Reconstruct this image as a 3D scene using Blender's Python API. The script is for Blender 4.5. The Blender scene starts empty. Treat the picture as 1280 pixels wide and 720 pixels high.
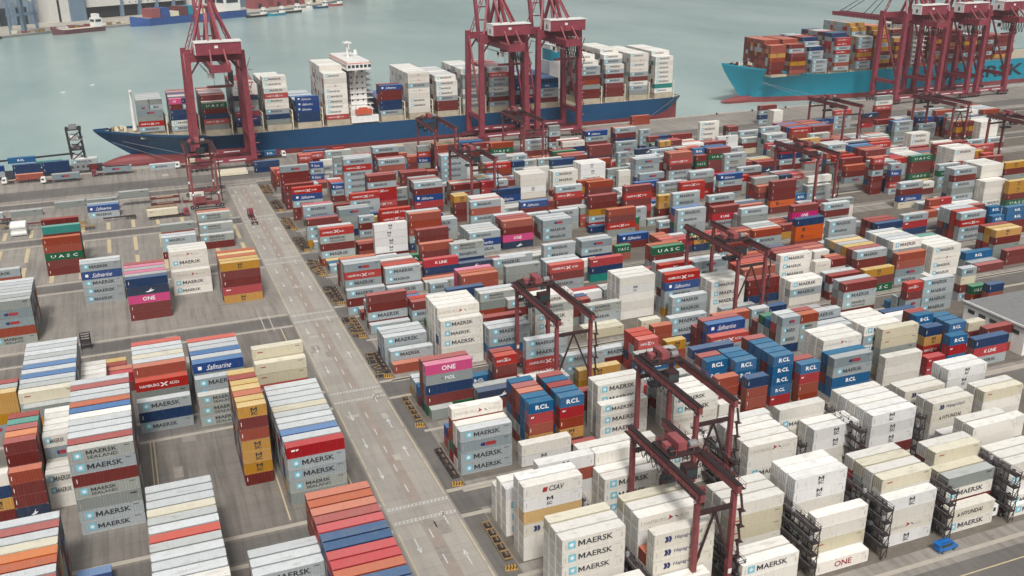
import bpy, math, random
import numpy as np
from mathutils import Matrix, Vector
random.seed(7)
R_ = math.radians
scene = bpy.context.scene
COL = scene.collection
# ------------------------------------------------------------------ camera
CAMH = 116.0
M = np.array([[0.9284515325691218, -0.37140186482339543, -0.006197295841985217],
              [-0.1372550139045781, -0.32751924784073433, -0.9348220169914131],
              [0.34516490671576516, 0.8687875442819976, -0.3550625157241372]])
FPX = 1216.4954905918437
cam = bpy.data.cameras.new('camera')
cam.sensor_width = 36.0
cam.lens = 36.0 * FPX / 1280.0
cam.clip_start = 1.0
cam.clip_end = 20000.0
cam_o = bpy.data.objects.new('camera', cam)
COL.objects.link(cam_o)
cam_o.matrix_world = Matrix(((M[0][0], -M[1][0], -M[2][0], 0.0),
                             (M[0][1], -M[1][1], -M[2][1], 0.0),
                             (M[0][2], -M[1][2], -M[2][2], CAMH),
                             (0, 0, 0, 1)))
scene.camera = cam_o
# ------------------------------------------------------------------ sky, sun, exposure
SUN_EL, SUN_AZ = R_(52), R_(196)       # azimuth clockwise from +Y : behind the camera, a little left
world = bpy.data.worlds.new('World')
scene.world = world
world.use_nodes = True
nt = world.node_tree
nt.nodes.clear()
wo = nt.nodes.new('ShaderNodeOutputWorld')
bg = nt.nodes.new('ShaderNodeBackground')
sky = nt.nodes.new('ShaderNodeTexSky')
sky.sky_type = 'NISHITA'
sky.sun_disc = False
sky.sun_elevation = SUN_EL
sky.sun_rotation = SUN_AZ
sky.air_density = 1.0
sky.dust_density = 6.0
sky.ozone_density = 0.3
hs = nt.nodes.new('ShaderNodeHueSaturation')      # overcast: the blue mostly taken out
hs.inputs['Saturation'].default_value = 0.22
nt.links.new(sky.outputs[0], hs.inputs['Color'])
nt.links.new(hs.outputs[0], bg.inputs['Color'])
bg.inputs['Strength'].default_value = 0.112
nt.links.new(bg.outputs[0], wo.inputs['Surface'])
sun = bpy.data.lights.new('sun', 'SUN')
sun.energy = 2.45
sun.angle = R_(11)
sun.color = (1.0, 0.965, 0.915)
sun_o = bpy.data.objects.new('sun', sun)
COL.objects.link(sun_o)
sd = Vector((math.sin(SUN_AZ) * math.cos(SUN_EL), math.cos(SUN_AZ) * math.cos(SUN_EL), math.sin(SUN_EL)))
sun_o.rotation_euler = sd.to_track_quat('Z', 'Y').to_euler()
sun_o.location = (0, -50, 300)
vs = scene.view_settings
vs.view_transform = 'Standard'
vs.look = 'None'
vs.exposure = -0.05
vs.gamma = 1.0
vs.use_curve_mapping = False
try:
    scene.cycles.volume_bounces = 0
    scene.cycles.max_bounces = 6
    scene.cycles.use_denoising = True
except Exception:
    pass

# ------------------------------------------------------------------ colours
def lin(r, g, b, k=1.0):
    def f(c):
        c /= 255.0
        return (c / 12.92 if c <= 0.04045 else ((c + 0.055) / 1.055) ** 2.4) * k
    return (f(r), f(g), f(b))

# ------------------------------------------------------------------ materials
def new_mat(name):
    m = bpy.data.materials.new(name)
    m.use_nodes = True
    n = m.node_tree
    b = n.nodes['Principled BSDF']
    return m, n, b

def noise(n, vec, scale, detail=4, rough=0.6):
    t = n.nodes.new('ShaderNodeTexNoise')
    t.inputs['Scale'].default_value = scale
    t.inputs['Detail'].default_value = detail
    t.inputs['Roughness'].default_value = rough
    if vec is not None:
        n.links.new(vec, t.inputs['Vector'])
    return t.outputs['Fac']

def ramp(n, fac, a, b, lo=0.0, hi=1.0):
    r = n.nodes.new('ShaderNodeMapRange')
    r.inputs['From Min'].default_value = a
    r.inputs['From Max'].default_value = b
    r.inputs['To Min'].default_value = lo
    r.inputs['To Max'].default_value = hi
    n.links.new(fac, r.inputs['Value'])
    return r.outputs[0]

def mapping(n, vec, sc):
    m = n.nodes.new('ShaderNodeMapping')
    m.inputs['Scale'].default_value = sc
    n.links.new(vec, m.inputs['Vector'])
    return m.outputs[0]

def mixc(n, fac, a, b, mode='MIX'):
    m = n.nodes.new('ShaderNodeMix')
    m.data_type = 'RGBA'
    m.blend_type = mode
    if isinstance(fac, (int, float)):
        m.inputs[0].default_value = fac
    else:
        n.links.new(fac, m.inputs[0])
    for i, v in ((6, a), (7, b)):
        if isinstance(v, tuple):
            m.inputs[i].default_value = (*v[:3], 1)
        else:
            n.links.new(v, m.inputs[i])
    return m.outputs[2]

def plain(name, col, rough=0.6, metal=0.0, var=0.12, scale=0.6, bump=0.0):
    m, n, b = new_mat(name)
    g = n.nodes.new('ShaderNodeNewGeometry')
    f1 = noise(n, g.outputs['Position'], scale, 6, 0.65)
    k = ramp(n, f1, 0.3, 0.7, 1 - var, 1 + var)
    mul = n.nodes.new('ShaderNodeVectorMath')
    mul.operation = 'SCALE'
    mul.inputs[0].default_value = col
    n.links.new(k, mul.inputs['Scale'])
    n.links.new(mul.outputs[0], b.inputs['Base Color'])
    b.inputs['Roughness'].default_value = rough
    b.inputs['Metallic'].default_value = metal
    if bump:
        bp = n.nodes.new('ShaderNodeBump')
        bp.inputs['Strength'].default_value = bump
        n.links.new(noise(n, g.outputs['Position'], 4, 4), bp.inputs['Height'])
        n.links.new(bp.outputs[0], b.inputs['Normal'])
    return m

def container_paint():
    # colour from the face attribute 'paint' (alpha = how deep the corrugation is); weathering is procedural
    m, n, b = new_mat('container_paint')
    at = n.nodes.new('ShaderNodeAttribute')
    at.attribute_name = 'paint'
    g = n.nodes.new('ShaderNodeNewGeometry')
    oi = n.nodes.new('ShaderNodeObjectInfo')
    P = g.outputs['Position']
    add = n.nodes.new('ShaderNodeMath'); add.operation = 'ADD'
    sc_ = n.nodes.new('ShaderNodeSeparateColor'); n.links.new(oi.outputs['Color'], sc_.inputs[0]); ml_ = n.nodes.new('ShaderNodeMath'); ml_.operation = 'MULTIPLY'; n.links.new(sc_.outputs[1], ml_.inputs[0]); n.links.new(sc_.outputs[0], add.inputs[0])
    n.links.new(g.outputs['Random Per Island'], ml_.inputs[1]); n.links.new(ml_.outputs[0], add.inputs[1])
    fr = n.nodes.new('ShaderNodeMath'); fr.operation = 'FRACT'
    n.links.new(add.outputs[0], fr.inputs[0])
    h = n.nodes.new('ShaderNodeHueSaturation')
    n.links.new(at.outputs['Color'], h.inputs['Color'])
    n.links.new(ramp(n, fr.outputs[0], 0, 1, 0.87, 1.10), h.inputs['Value'])
    n.links.new(ramp(n, fr.outputs[0], 0, 1, 1.08, 0.88), h.inputs['Saturation'])
    sep = n.nodes.new('ShaderNodeSeparateXYZ')
    n.links.new(g.outputs['Normal'], sep.inputs[0])
    up = ramp(n, sep.outputs['Z'], 0.4, 0.8)
    # run-down streaks on the walls, patches on the roofs
    st = noise(n, mapping(n, P, (3.0, 3.0, 0.35)), 0.9, 5, 0.7)
    pa = noise(n, P, 0.55, 7, 0.72)
    c = mixc(n, ramp(n, st, 0.50, 0.80, 0, 0.28), h.outputs['Color'], lin(120, 100, 84))
    c2 = mixc(n, ramp(n, pa, 0.48, 0.74, 0, 0.28), h.outputs['Color'], lin(150, 138, 120))
    c = mixc(n, up, c, c2)
    ru = noise(n, P, 1.7, 3, 0.8)
    c = mixc(n, ramp(n, ru, 0.655, 0.74, 0, 0.8), c, lin(105, 62, 42))
    pu = noise(n, mapping(n, P, (0.35, 1.0, 1.0)), 0.9, 2, 0.4)      # dried puddles on some roofs
    pum = n.nodes.new('ShaderNodeMath'); pum.operation = 'MULTIPLY'
    n.links.new(ramp(n, pu, 0.60, 0.70, 0, 0.22), pum.inputs[0]); n.links.new(up, pum.inputs[1])
    c = mixc(n, pum.outputs[0], c, lin(132, 122, 108))
    n.links.new(c, b.inputs['Base Color'])
    b.inputs['Roughness'].default_value = 0.55
    b.inputs['Specular IOR Level'].default_value = 0.22
    sx = n.nodes.new('ShaderNodeSeparateXYZ')
    n.links.new(P, sx.inputs[0])
    w = n.nodes.new('ShaderNodeMath'); w.operation = 'MULTIPLY'; w.inputs[1].default_value = 2 * math.pi / 0.56
    n.links.new(sx.outputs['X'], w.inputs[0])
    s = n.nodes.new('ShaderNodeMath'); s.operation = 'SINE'
    n.links.new(w.outputs[0], s.inputs[0])
    bp = n.nodes.new('ShaderNodeBump')
    bp.inputs['Distance'].default_value = 0.06
    n.links.new(at.outputs['Alpha'], bp.inputs['Strength'])
    n.links.new(s.outputs[0], bp.inputs['Height'])
    n.links.new(bp.outputs[0], b.inputs['Normal'])
    return m

MAT = {}
MAT['cont'] = container_paint()
MAT['red'] = plain('crane_red_paint', lin(130, 55, 66), 0.5, 0, 0.25, 0.35)
MAT['reddark'] = plain('crane_dark_red_paint', lin(98, 48, 52), 0.6, 0, 0.3, 0.8)
MAT['rtg'] = plain('gantry_red_paint', lin(124, 62, 64), 0.6, 0, 0.3, 0.6)
MAT['rtgtop'] = plain('gantry_dark_brown_paint', lin(54, 34, 34), 0.75, 0, 0.35, 0.9)
MAT['pink'] = plain('faded_red_paint', lin(142, 76, 78), 0.6, 0, 0.2, 0.5)
MAT['white'] = plain('white_paint', (0.74, 0.73, 0.70), 0.5, 0, 0.08, 0.4)
MAT['cream'] = plain('cream_paint', lin(212, 204, 182), 0.6, 0, 0.1, 0.4)
MAT['dark'] = plain('dark_steel', (0.03, 0.03, 0.035), 0.5, 0.2, 0.3)
MAT['rack'] = plain('rack_steel', lin(66, 58, 58), 0.6, 0.1, 0.5, 0.6)
MAT['glass'] = plain('dark_glass', (0.03, 0.045, 0.05), 0.12, 0, 0.1)
MAT['grey'] = plain('grey_steel', lin(130, 130, 130), 0.6, 0.1, 0.15)
MAT['rod'] = plain('locking_rod_steel', lin(118, 118, 116), 0.5, 0.1, 0.1)
MAT['tyre'] = plain('tyre_rubber', (0.025, 0.025, 0.025), 0.85)
MAT['yellow'] = plain('yellow_paint', lin(186, 146, 72), 0.7, 0, 0.3, 1.5)
MAT['tan'] = plain('tan_steel', lin(150, 122, 82), 0.7, 0, 0.35, 1.2)
MAT['blue'] = plain('blue_car_paint', lin(28, 100, 168), 0.3)
MAT['orange'] = plain('orange_paint', lin(190, 88, 60), 0.5)
MAT['hull1'] = plain('dark_blue_hull_paint', lin(18, 66, 102), 0.45, 0, 0.1, 0.05)
MAT['hull1b'] = plain('red_bottom_paint', lin(128, 58, 60), 0.6, 0, 0.15, 0.1)
MAT['hull2'] = plain('teal_hull_paint', lin(24, 126, 148), 0.45, 0, 0.08, 0.05)
MAT['hull3'] = plain('blue_hull_paint', lin(44, 78, 138), 0.6, 0, 0.1, 0.05)
MAT['brownhull'] = plain('brown_hull_paint', lin(96, 62, 66), 0.6)
MAT['deck'] = plain('ship_deck_paint', lin(170, 160, 140), 0.7, 0, 0.2, 0.3)
MAT['ink'] = plain('black_lettering', (0.02, 0.022, 0.03), 0.6, 0, 0.1)
MAT['navyink'] = plain('navy_lettering', lin(30, 38, 92), 0.6, 0, 0.1)
MAT['whiteink'] = plain('white_lettering', (0.75, 0.75, 0.75), 0.6, 0, 0.1)
MAT['redink'] = plain('red_lettering', lin(150, 40, 50), 0.6, 0, 0.1)
MAT['greyink'] = plain('faded_lettering', lin(165, 158, 150), 0.6, 0, 0.1)
MAT['star'] = plain('pale_blue_panel', lin(108, 178, 196), 0.6, 0, 0.06)
MAT['mag'] = plain('magenta_lettering', lin(170, 40, 80), 0.6, 0, 0.1)
MAT['silver'] = plain('galvanised_steel', lin(175, 178, 180), 0.45, 0.2, 0.15)

def worn(mat):
    n = mat.node_tree
    b = n.nodes['Principled BSDF']
    g = n.nodes.new('ShaderNodeNewGeometry')
    a = ramp(n, noise(n, g.outputs['Position'], 2.2, 6, 0.8), 0.32, 0.42, 0.35, 1.0)
    n.links.new(a, b.inputs['Alpha'])
for k_ in ('ink', 'whiteink', 'star'):
    worn(MAT[k_])
# ------------------------------------------------------------------ mesh builder
BOXF = ((0, 3, 2, 1), (4, 5, 6, 7), (0, 1, 5, 4), (1, 2, 6, 5), (2, 3, 7, 6), (3, 0, 4, 7))
class MB:
    def __init__(s):
        s.v = []; s.f = []; s.m = []; s.c = []; s.mats = []
    def mi(s, mat):
        if mat not in s.mats:
            s.mats.append(mat)
        return s.mats.index(mat)
    def face(s, pts, mat='grey', col=(1, 1, 1, 0)):
        b = len(s.v)
        s.v.extend(pts)
        s.f.append(tuple(range(b, b + len(pts))))
        s.m.append(s.mi(mat)); s.c.append(col)
    def hexa(s, p, mat, cols=None):
        b = len(s.v)
        s.v.extend(p)
        k = s.mi(mat)
        for i, q in enumerate(BOXF):
            s.f.append(tuple(b + j for j in q)); s.m.append(k)
            s.c.append(cols[i] if cols else (1, 1, 1, 0))
    def box(s, x0, y0, z0, x1, y1, z1, mat='grey', cols=None):
        s.hexa([(x0, y0, z0), (x1, y0, z0), (x1, y1, z0), (x0, y1, z0),
                (x0, y0, z1), (x1, y0, z1), (x1, y1, z1), (x0, y1, z1)], mat, cols)
        return s
    def beam(s, a, b, w, h=None, mat='grey', w2=None, h2=None):
        h = w if h is None else h
        w2 = w if w2 is None else w2
        h2 = h if h2 is None else h2
        a = Vector(a); b = Vector(b)
        d = (b - a)
        if d.length < 1e-6: return s
        d.normalize()
        upv = Vector((0, 0, 1)) if abs(d.z) < 0.95 else Vector((0, 1, 0))
        sx = d.cross(upv).normalized()
        sz = sx.cross(d).normalized()
        P = []
        for p, ww, hh in ((a, w, h), (b, w2, h2)):
            for i, j in ((-1, -1), (1, -1), (1, 1), (-1, 1)):
                P.append(tuple(p + sx * (i * ww / 2) + sz * (j * hh / 2)))
        s.hexa(P, mat)
        return s
    def cyl(s, a, b, r, n=10, mat='grey', r2=None):
        r2 = r if r2 is None else r2
        a = Vector(a); b = Vector(b)
        d = (b - a).normalized()
        upv = Vector((0, 0, 1)) if abs(d.z) < 0.95 else Vector((0, 1, 0))
        sx = d.cross(upv).normalized(); sz = sx.cross(d)
        base = len(s.v); k = s.mi(mat)
        for p, rr in ((a, r), (b, r2)):
            for i in range(n):
                t = 2 * math.pi * i / n
                s.v.append(tuple(p + sx * (rr * math.cos(t)) + sz * (rr * math.sin(t))))
        for i in range(n):
            j = (i + 1) % n
            s.f.append((base + i, base + j, base + n + j, base + n + i)); s.m.append(k); s.c.append((1, 1, 1, 0))
        s.f.append(tuple(base + i for i in range(n))[::-1]); s.m.append(k); s.c.append((1, 1, 1, 0))
        s.f.append(tuple(base + n + i for i in range(n))); s.m.append(k); s.c.append((1, 1, 1, 0))
        return s
    def add(s, tpl, M4, mat=None):
        # tpl = (verts, faces, matname)
        b = len(s.v)
        V, F, mn = tpl
        k = s.mi(mat or mn)
        for p in V:
            s.v.append(tuple(M4 @ Vector(p)))
        for q in F:
            s.f.append(tuple(b + j for j in q)); s.m.append(k); s.c.append((1, 1, 1, 0))
        return s
    def mesh(s, name):
        me = bpy.data.meshes.new(name)
        me.from_pydata(s.v, [], s.f)
        for m in s.mats:
            me.materials.append(MAT[m])
        me.polygons.foreach_set('material_index', s.m)
        if 'cont' in s.mats:
            at = me.attributes.new('paint', 'FLOAT_COLOR', 'CORNER')
            ln = [len(q) for q in s.f]
            arr = np.repeat(np.array(s.c, dtype=np.float32), ln, axis=0)
            at.data.foreach_set('color', arr.ravel())
        me.update()
        return me
    def obj(s, name, parent=None, loc=(0, 0, 0)):
        o = bpy.data.objects.new(name, s.mesh(name))
        COL.objects.link(o)
        if parent is not None:
            o.parent = parent
        o.location = loc
        return o

def tag(o, label, cat, group=None):
    o['label'] = label; o['category'] = cat
    if group: o['group'] = group
    return o
def struct(o):
    o['kind'] = 'structure'
    return o
def empty(name, loc=(0, 0, 0), rz=0.0):
    o = bpy.data.objects.new(name, None)
    o.empty_display_size = 1.0
    COL.objects.link(o)
    o.location = loc
    o.rotation_euler = (0, 0, rz)
    return o
def dup(root, loc, rz=None):
    r = root.copy(); COL.objects.link(r); r.location = loc
    if rz is not None: r.rotation_euler = (0, 0, rz)
    for ch in list(root.children):
        c = ch.copy(); COL.objects.link(c); c.parent = r
        for g in list(ch.children):
            d = g.copy(); COL.objects.link(d); d.parent = c
    return r

# ------------------------------------------------------------------ lettering templates
_tx = {}
def text_tpl(body, mat, bold=0.008, shear=0.0, res=2, space=1.0):
    key = (body, mat, bold, shear, res, space)
    if key in _tx: return _tx[key]
    c = bpy.data.curves.new('tmp_text', 'FONT')
    c.body = body; c.size = 1.0; c.offset = bold; c.shear = shear
    c.resolution_u = res; c.space_character = space
    c.align_x = 'LEFT'; c.align_y = 'BOTTOM_BASELINE'
    o = bpy.data.objects.new('tmp_text', c)
    COL.objects.link(o)
    bpy.context.view_layer.update()
    me = bpy.data.meshes.new_from_object(o.evaluated_get(bpy.context.evaluated_depsgraph_get()))
    V = [tuple(v.co) for v in me.vertices]
    F = [tuple(p.vertices) for p in me.polygons]
    bpy.data.objects.remove(o); bpy.data.curves.remove(c); bpy.data.meshes.remove(me)
    x0 = min(v[0] for v in V); x1 = max(v[0] for v in V)
    y0 = min(v[1] for v in V); y1 = max(v[1] for v in V)
    V = [((x - x0) / (x1 - x0), (y - y0) / (y1 - y0), 0.0) for x, y, z in V]   # unit box
    _tx[key] = (V, F, mat)
    return _tx[key]
def put(mb, tpl, x0, z0, w, h, y=-0.035, axis='-y', mat=None):
    # lay a unit-box template on the container's long side (plane facing -Y by default)
    if axis == '-y':
        T = Matrix(((w, 0, 0, x0), (0, 0, 0, y), (0, h, 0, z0), (0, 0, 0, 1)))
    elif axis == '-x':
        T = Matrix(((0, 0, 0, y), (-w, 0, 0, x0), (0, h, 0, z0), (0, 0, 0, 1)))
    mb.add(tpl, T, mat)
def poly(pts, mat):
    return (([(a, b, 0) for a, b in pts]), [tuple(range(len(pts)))], mat)
_st = []
for i in range(14):
    r = 0.40 if i % 2 == 0 else 0.17
    t = math.pi / 2 + i * math.pi / 7
    _st.append((0.5 + r * math.cos(t), 0.5 + r * math.sin(t)))
STAR = ([(0.5, 0.5, 0)] + [(a, b, 0) for a, b in _st], [(0, 1 + i, 1 + (i + 1) % 14) for i in range(14)], 'whiteink')
SQ = poly([(0, 0), (1, 0), (1, 1), (0, 1)], 'star')
ARROW = poly([(0, 0), (1, 0.45), (0.25, 1), (0.3, 0.5)], 'redink')
ARROW2 = poly([(0, 1), (0.15, 0.55), (1, 0), (0.55, 0.6)], 'navyink')
XSW = ([(0, .0, 0), (.3, 0, 0), (1, 1, 0), (.75, 1, 0), (0, 1, 0), (.25, 1, 0), (.62, .45, 0), (1, 0, 0), (.75, 0, 0)],
       [(0, 1, 2, 3), (4, 5, 6, 7, 8)], 'whiteink')
EAGLE = poly([(0, .15), (.35, .3), (.75, 1), (.62, .5), (1, .45), (.7, .15), (.3, 0)], 'whiteink')
HEX = poly([(0, .5), (.2, 0), (.8, 0), (1, .5), (.8, 1), (.2, 1)], 'redink')
BARS = ([(0, 0, 0), (.42, 0, 0), (.6, .5, 0), (.42, 1, 0), (.05, 1, 0), (.22, .5, 0),
         (.5, 0, 0), (.85, 0, 0), (1, .5, 0), (.85, 1, 0), (.5, 1, 0), (.68, .5, 0)],
        [(0, 1, 2, 3, 4, 5), (6, 7, 8, 9, 10, 11)], 'navyink')

MGL = ([(0, 0, 0), (.22, 0, 0), (.22, 1, 0), (0, 1, 0), (.78, 0, 0), (1, 0, 0), (1, 1, 0), (.78, 1, 0),
        (.22, 1, 0), (.22, .62, 0), (.5, .05, 0), (.5, .5, 0), (.78, .62, 0), (.78, 1, 0)],
       [(0, 1, 2, 3), (4, 5, 6, 7), (8, 9, 10, 11), (11, 10, 12, 13)], 'ink')
T = 2.75
CH_ = 2.665
CW = 2.44
# kind : side colour, roof colour (bleached, plus skylight painted in), corrugation depth
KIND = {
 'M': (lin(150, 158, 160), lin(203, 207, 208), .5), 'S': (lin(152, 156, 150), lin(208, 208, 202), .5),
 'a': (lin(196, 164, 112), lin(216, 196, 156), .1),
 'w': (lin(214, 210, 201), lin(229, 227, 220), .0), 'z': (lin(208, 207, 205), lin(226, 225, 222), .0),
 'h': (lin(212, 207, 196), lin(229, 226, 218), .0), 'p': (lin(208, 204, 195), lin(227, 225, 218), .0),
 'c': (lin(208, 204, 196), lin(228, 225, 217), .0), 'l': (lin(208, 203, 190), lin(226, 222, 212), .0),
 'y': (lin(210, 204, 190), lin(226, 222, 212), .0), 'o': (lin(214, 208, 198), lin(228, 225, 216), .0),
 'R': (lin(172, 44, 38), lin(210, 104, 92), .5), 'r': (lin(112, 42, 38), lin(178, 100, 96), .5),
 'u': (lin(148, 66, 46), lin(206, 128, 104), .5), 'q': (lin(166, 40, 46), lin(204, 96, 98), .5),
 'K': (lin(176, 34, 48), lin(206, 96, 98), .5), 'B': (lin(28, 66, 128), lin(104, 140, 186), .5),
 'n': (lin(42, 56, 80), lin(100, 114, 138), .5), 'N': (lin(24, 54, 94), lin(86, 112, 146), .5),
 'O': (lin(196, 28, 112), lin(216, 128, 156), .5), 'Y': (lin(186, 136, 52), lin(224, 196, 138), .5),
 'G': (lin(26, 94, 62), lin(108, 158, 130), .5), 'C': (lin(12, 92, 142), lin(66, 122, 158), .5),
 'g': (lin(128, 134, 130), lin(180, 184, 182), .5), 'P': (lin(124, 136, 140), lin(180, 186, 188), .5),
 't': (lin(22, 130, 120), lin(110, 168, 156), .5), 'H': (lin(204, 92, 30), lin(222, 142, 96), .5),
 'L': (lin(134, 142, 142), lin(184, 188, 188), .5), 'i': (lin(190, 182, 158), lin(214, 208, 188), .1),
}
LOOK = {
 'a': 'plain tan container',
 'M': 'grey container with pale blue star square', 'S': 'grey container with two-line black lettering',
 'w': 'white container with blue star square', 'z': 'white container with small black stacked letters',
 'h': 'white container with dark red arrowhead', 'p': 'plain white container',
 'c': 'white container with slanted black letters', 'l': 'white container with navy twin chevrons',
 'y': 'white container with wide black name', 'o': 'white container with three red letters',
 'R': 'bright red container with white crossed arrows', 'r': 'plain maroon container',
 'u': 'rust brown container', 'q': 'red container with small white mark', 'K': 'crimson container with white lettering',
 'B': 'blue container with white script', 'n': 'slate container with white bird mark', 'N': 'plain navy container',
 'O': 'magenta container with white letters', 'Y': 'mustard yellow container', 'G': 'green container with white letters',
 'C': 'bright blue container with white letters', 'g': 'plain grey container', 'P': 'grey container with red and blue badge',
 't': 'teal container', 'H': 'orange container', 'L': 'light grey container with white letters',
 'i': 'cream container with small red mark'}

def lettering(mb, k, L, ox=0, oy=0, oz=0, lo=False, jit=(0.0, 1.0)):
    """lettering of kind k on the side facing -Y of a container whose base corner is (ox,oy,oz)."""
    y = oy - 0.04
    y2 = oy - 0.055
    f = L / 12.19
    dx, sc = jit
    X = lambda a: ox + (a * sc + dx) * f if a > 0.8 else ox + a * f
    oz = oz + 1.3 * (1 - sc)
    def tx(body, mat, x, z, w, h, **kw):
        if body.startswith('MAERSK'):
            wm = w / 5.0
            put(mb, MGL, X(x), oz + z * sc, wm * f * sc, h * sc, y); x += wm * 1.06; w -= wm * 1.06; body = body[1:]
        put(mb, text_tpl(body, mat, res=1 if lo else 2, **kw), X(x), oz + z * sc, w * f * sc, h * sc, y)
    if k in 'Mw':
        put(mb, SQ, X(1.15), oz + 0.72, 1.5 * (1 if f == 1 else .7), 1.5, y)
        put(mb, STAR, X(1.15) + .0, oz + 0.72, 1.5 * (1 if f == 1 else .7), 1.5, y2)
        tx('MAERSK', 'ink', 3.1, 0.85, 6.6, 1.15, bold=0.02)
    elif k == 'S':
        put(mb, SQ, X(1.15), oz + 0.7, 1.4 * (1 if f == 1 else .7), 1.4, y)
        put(mb, STAR, X(1.15), oz + 0.7, 1.4 * (1 if f == 1 else .7), 1.4, y2)
        tx('MAERSK', 'ink', 3.4, 1.38, 5.6, 0.86, bold=0.02)
        tx('SEALAND', 'ink', 3.4, 0.4, 5.6, 0.68, bold=0.008)
    elif k == 'R':
        tx('HAMBURG', 'whiteink', 1.0, 0.95, 4.4, 0.75)
        put(mb, XSW, X(5.6), oz + 0.75, 1.9 * f, 1.05, y)
        tx('SÜD', 'whiteink', 7.8, 0.95, 2.2, 0.8)
    elif k == 'h':
        tx('HAMBURG', 'greyink', 1.0, 0.9, 4.9, 0.75, bold=0.0)
        put(mb, ARROW, X(6.1), oz + 0.75, 1.2 * f, 1.1, y)
        put(mb, ARROW2, X(7.7), oz + 0.8, 0.9 * f, 0.8, y)
        tx('SÜD', 'greyink', 8.9, 0.95, 2.0, 0.7, bold=0.0)
    elif k in 'zY':
        put(mb, MGL, X(5.4), oz + 1.38, 1.35, 0.82, y)
        tx('SC', 'ink', 5.4, 0.45, 1.35 / f, 0.8, bold=0.03)
    elif k == 'B':
        tx('Safmarine', 'whiteink', 3.2, 0.55, 6.0, 1.4, shear=0.5, bold=0.0)
        put(mb, poly([(0, 0), (1, 0), (1, 1), (0, 1)], 'whiteink'), X(1.2), oz + 0.9, 0.9 * f, 0.9, y)
    elif k == 'G':
        tx('UASC', 'whiteink', 2.0, 0.8, 8.4, 1.1, space=1.6)
    elif k == 'C':
        tx('RCL', 'whiteink', 3.2 if f < 1 else 4.4, 0.85, 6.6 if f < 1 else 3.2, 1.15, bold=0.04, space=1.15)
    elif k == 'O':
        tx('ONE', 'whiteink', 4.2, 0.75, 3.6, 1.3, bold=0.02)
    elif k == 'o':
        tx('ONE', 'redink', 4.2, 0.75, 4.0, 1.3, bold=0.02)
    elif k == 'K':
        tx('K LINE', 'whiteink', 3.9, 0.9, 4.2, 1.0, bold=0.02)
    elif k == 'c':
        tx('CSAV', 'ink', 5.2, 0.75, 3.2, 1.15, shear=0.25, bold=0.02)
        put(mb, poly([(0, 0), (.8, 0), (1, 1), (.2, 1)], 'redink'), X(3.8), oz + 0.8, 1.2 * f, 1.0, y)
    elif k == 'l':
        put(mb, BARS, X(2.0), oz + 0.75, 1.5 * f, 1.2, y)
        tx('Hapag-Lloyd', 'navyink', 4.0, 0.8, 5.6, 1.0, shear=0.2)
    elif k == 'H':
        put(mb, BARS, X(2.6), oz + 0.75, 1.5 * f, 1.2, y, mat='ink')
        tx('Hapag-Lloyd', 'redink', 4.7, 0.8, 5.0, 0.8, shear=0.2)
    elif k == 'y':
        put(mb, poly([(0, 0), (1, 0), (.5, 1)], 'ink'), X(2.4), oz + 0.9, 0.7 * f, 0.9, y)
        tx('HYUNDAI', 'ink', 3.4, 0.85, 5.6, 1.0, shear=0.1, bold=0.02)
    elif k == 'L':
        tx('MOL', 'whiteink', 5.0, 0.9, 2.6, 0.95, bold=0.02)
        put(mb, ARROW2, X(4.0), oz + 0.9, 0.7 * f, 0.9, y, mat='ink')
    elif k == 'P':
        put(mb, poly([(0, .5), (.1, .1), (.45, 0), (.45, 1), (.1, .9)], 'navyink'), X(4.6), oz + 0.85, 2.6 * f, 0.9, y)
        put(mb, poly([(0, 0), (.85, 0), (1, .5), (.85, 1), (0, 1)], 'redink'), X(5.9), oz + 0.85, 2.6 * f, 0.9, y)
    elif k == 'n':
        put(mb, EAGLE, X(5.2), oz + 0.6, 2.8 * f, 1.4, y)
    elif k == 'i':
        put(mb, poly([(0, 0), (1, 0), (1, 1), (0, 1)], 'redink'), X(1.2), oz + 1.6, 1.3 * f, 0.25, y)
    elif k == 'q':
        put(mb, poly([(0, 0), (.45, 0), (.5, 1), (0, 1)], 'whiteink'), X(1.0), oz + 1.6, 1.6 * f, 0.4, y)
        put(mb, poly([(.6, 0), (.8, 0), (1, 1), (.6, 1)], 'whiteink'), X(1.0), oz + 1.6, 1.6 * f, 0.4, y)
    elif k in 'ruN':
        put(mb, poly([(0, 0), (1, 0), (1, 1), (0, 1)], 'whiteink'), X(0.75), oz + 0.9, 0.13, 0.95, y)
    elif k == 'g':
        put(mb, poly([(0, 0), (1, 0), (1, 1), (0, 1)], 'ink'), X(10.0), oz + 1.9, 1.2, 0.22, y)

def paint(c, a=0.0):
    return (c[0], c[1], c[2], a)

def id_marks(mb, k, L):
    f = L / 12.19; q = poly([(0, 0), (1, 0), (1, 1), (0, 1)], 'greyink'); y = -0.012
    put(mb, q, 10.3 * f, 2.05, 1.1 * f, 0.13, y, mat='greyink' if k in 'wzhpclyo' else 'ink')
    put(mb, q, 11.45 * f, 0.7, 0.16, 0.9, y)
    put(mb, q, 0.55 * f, 0.7, 0.14, 1.1, y)

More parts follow.
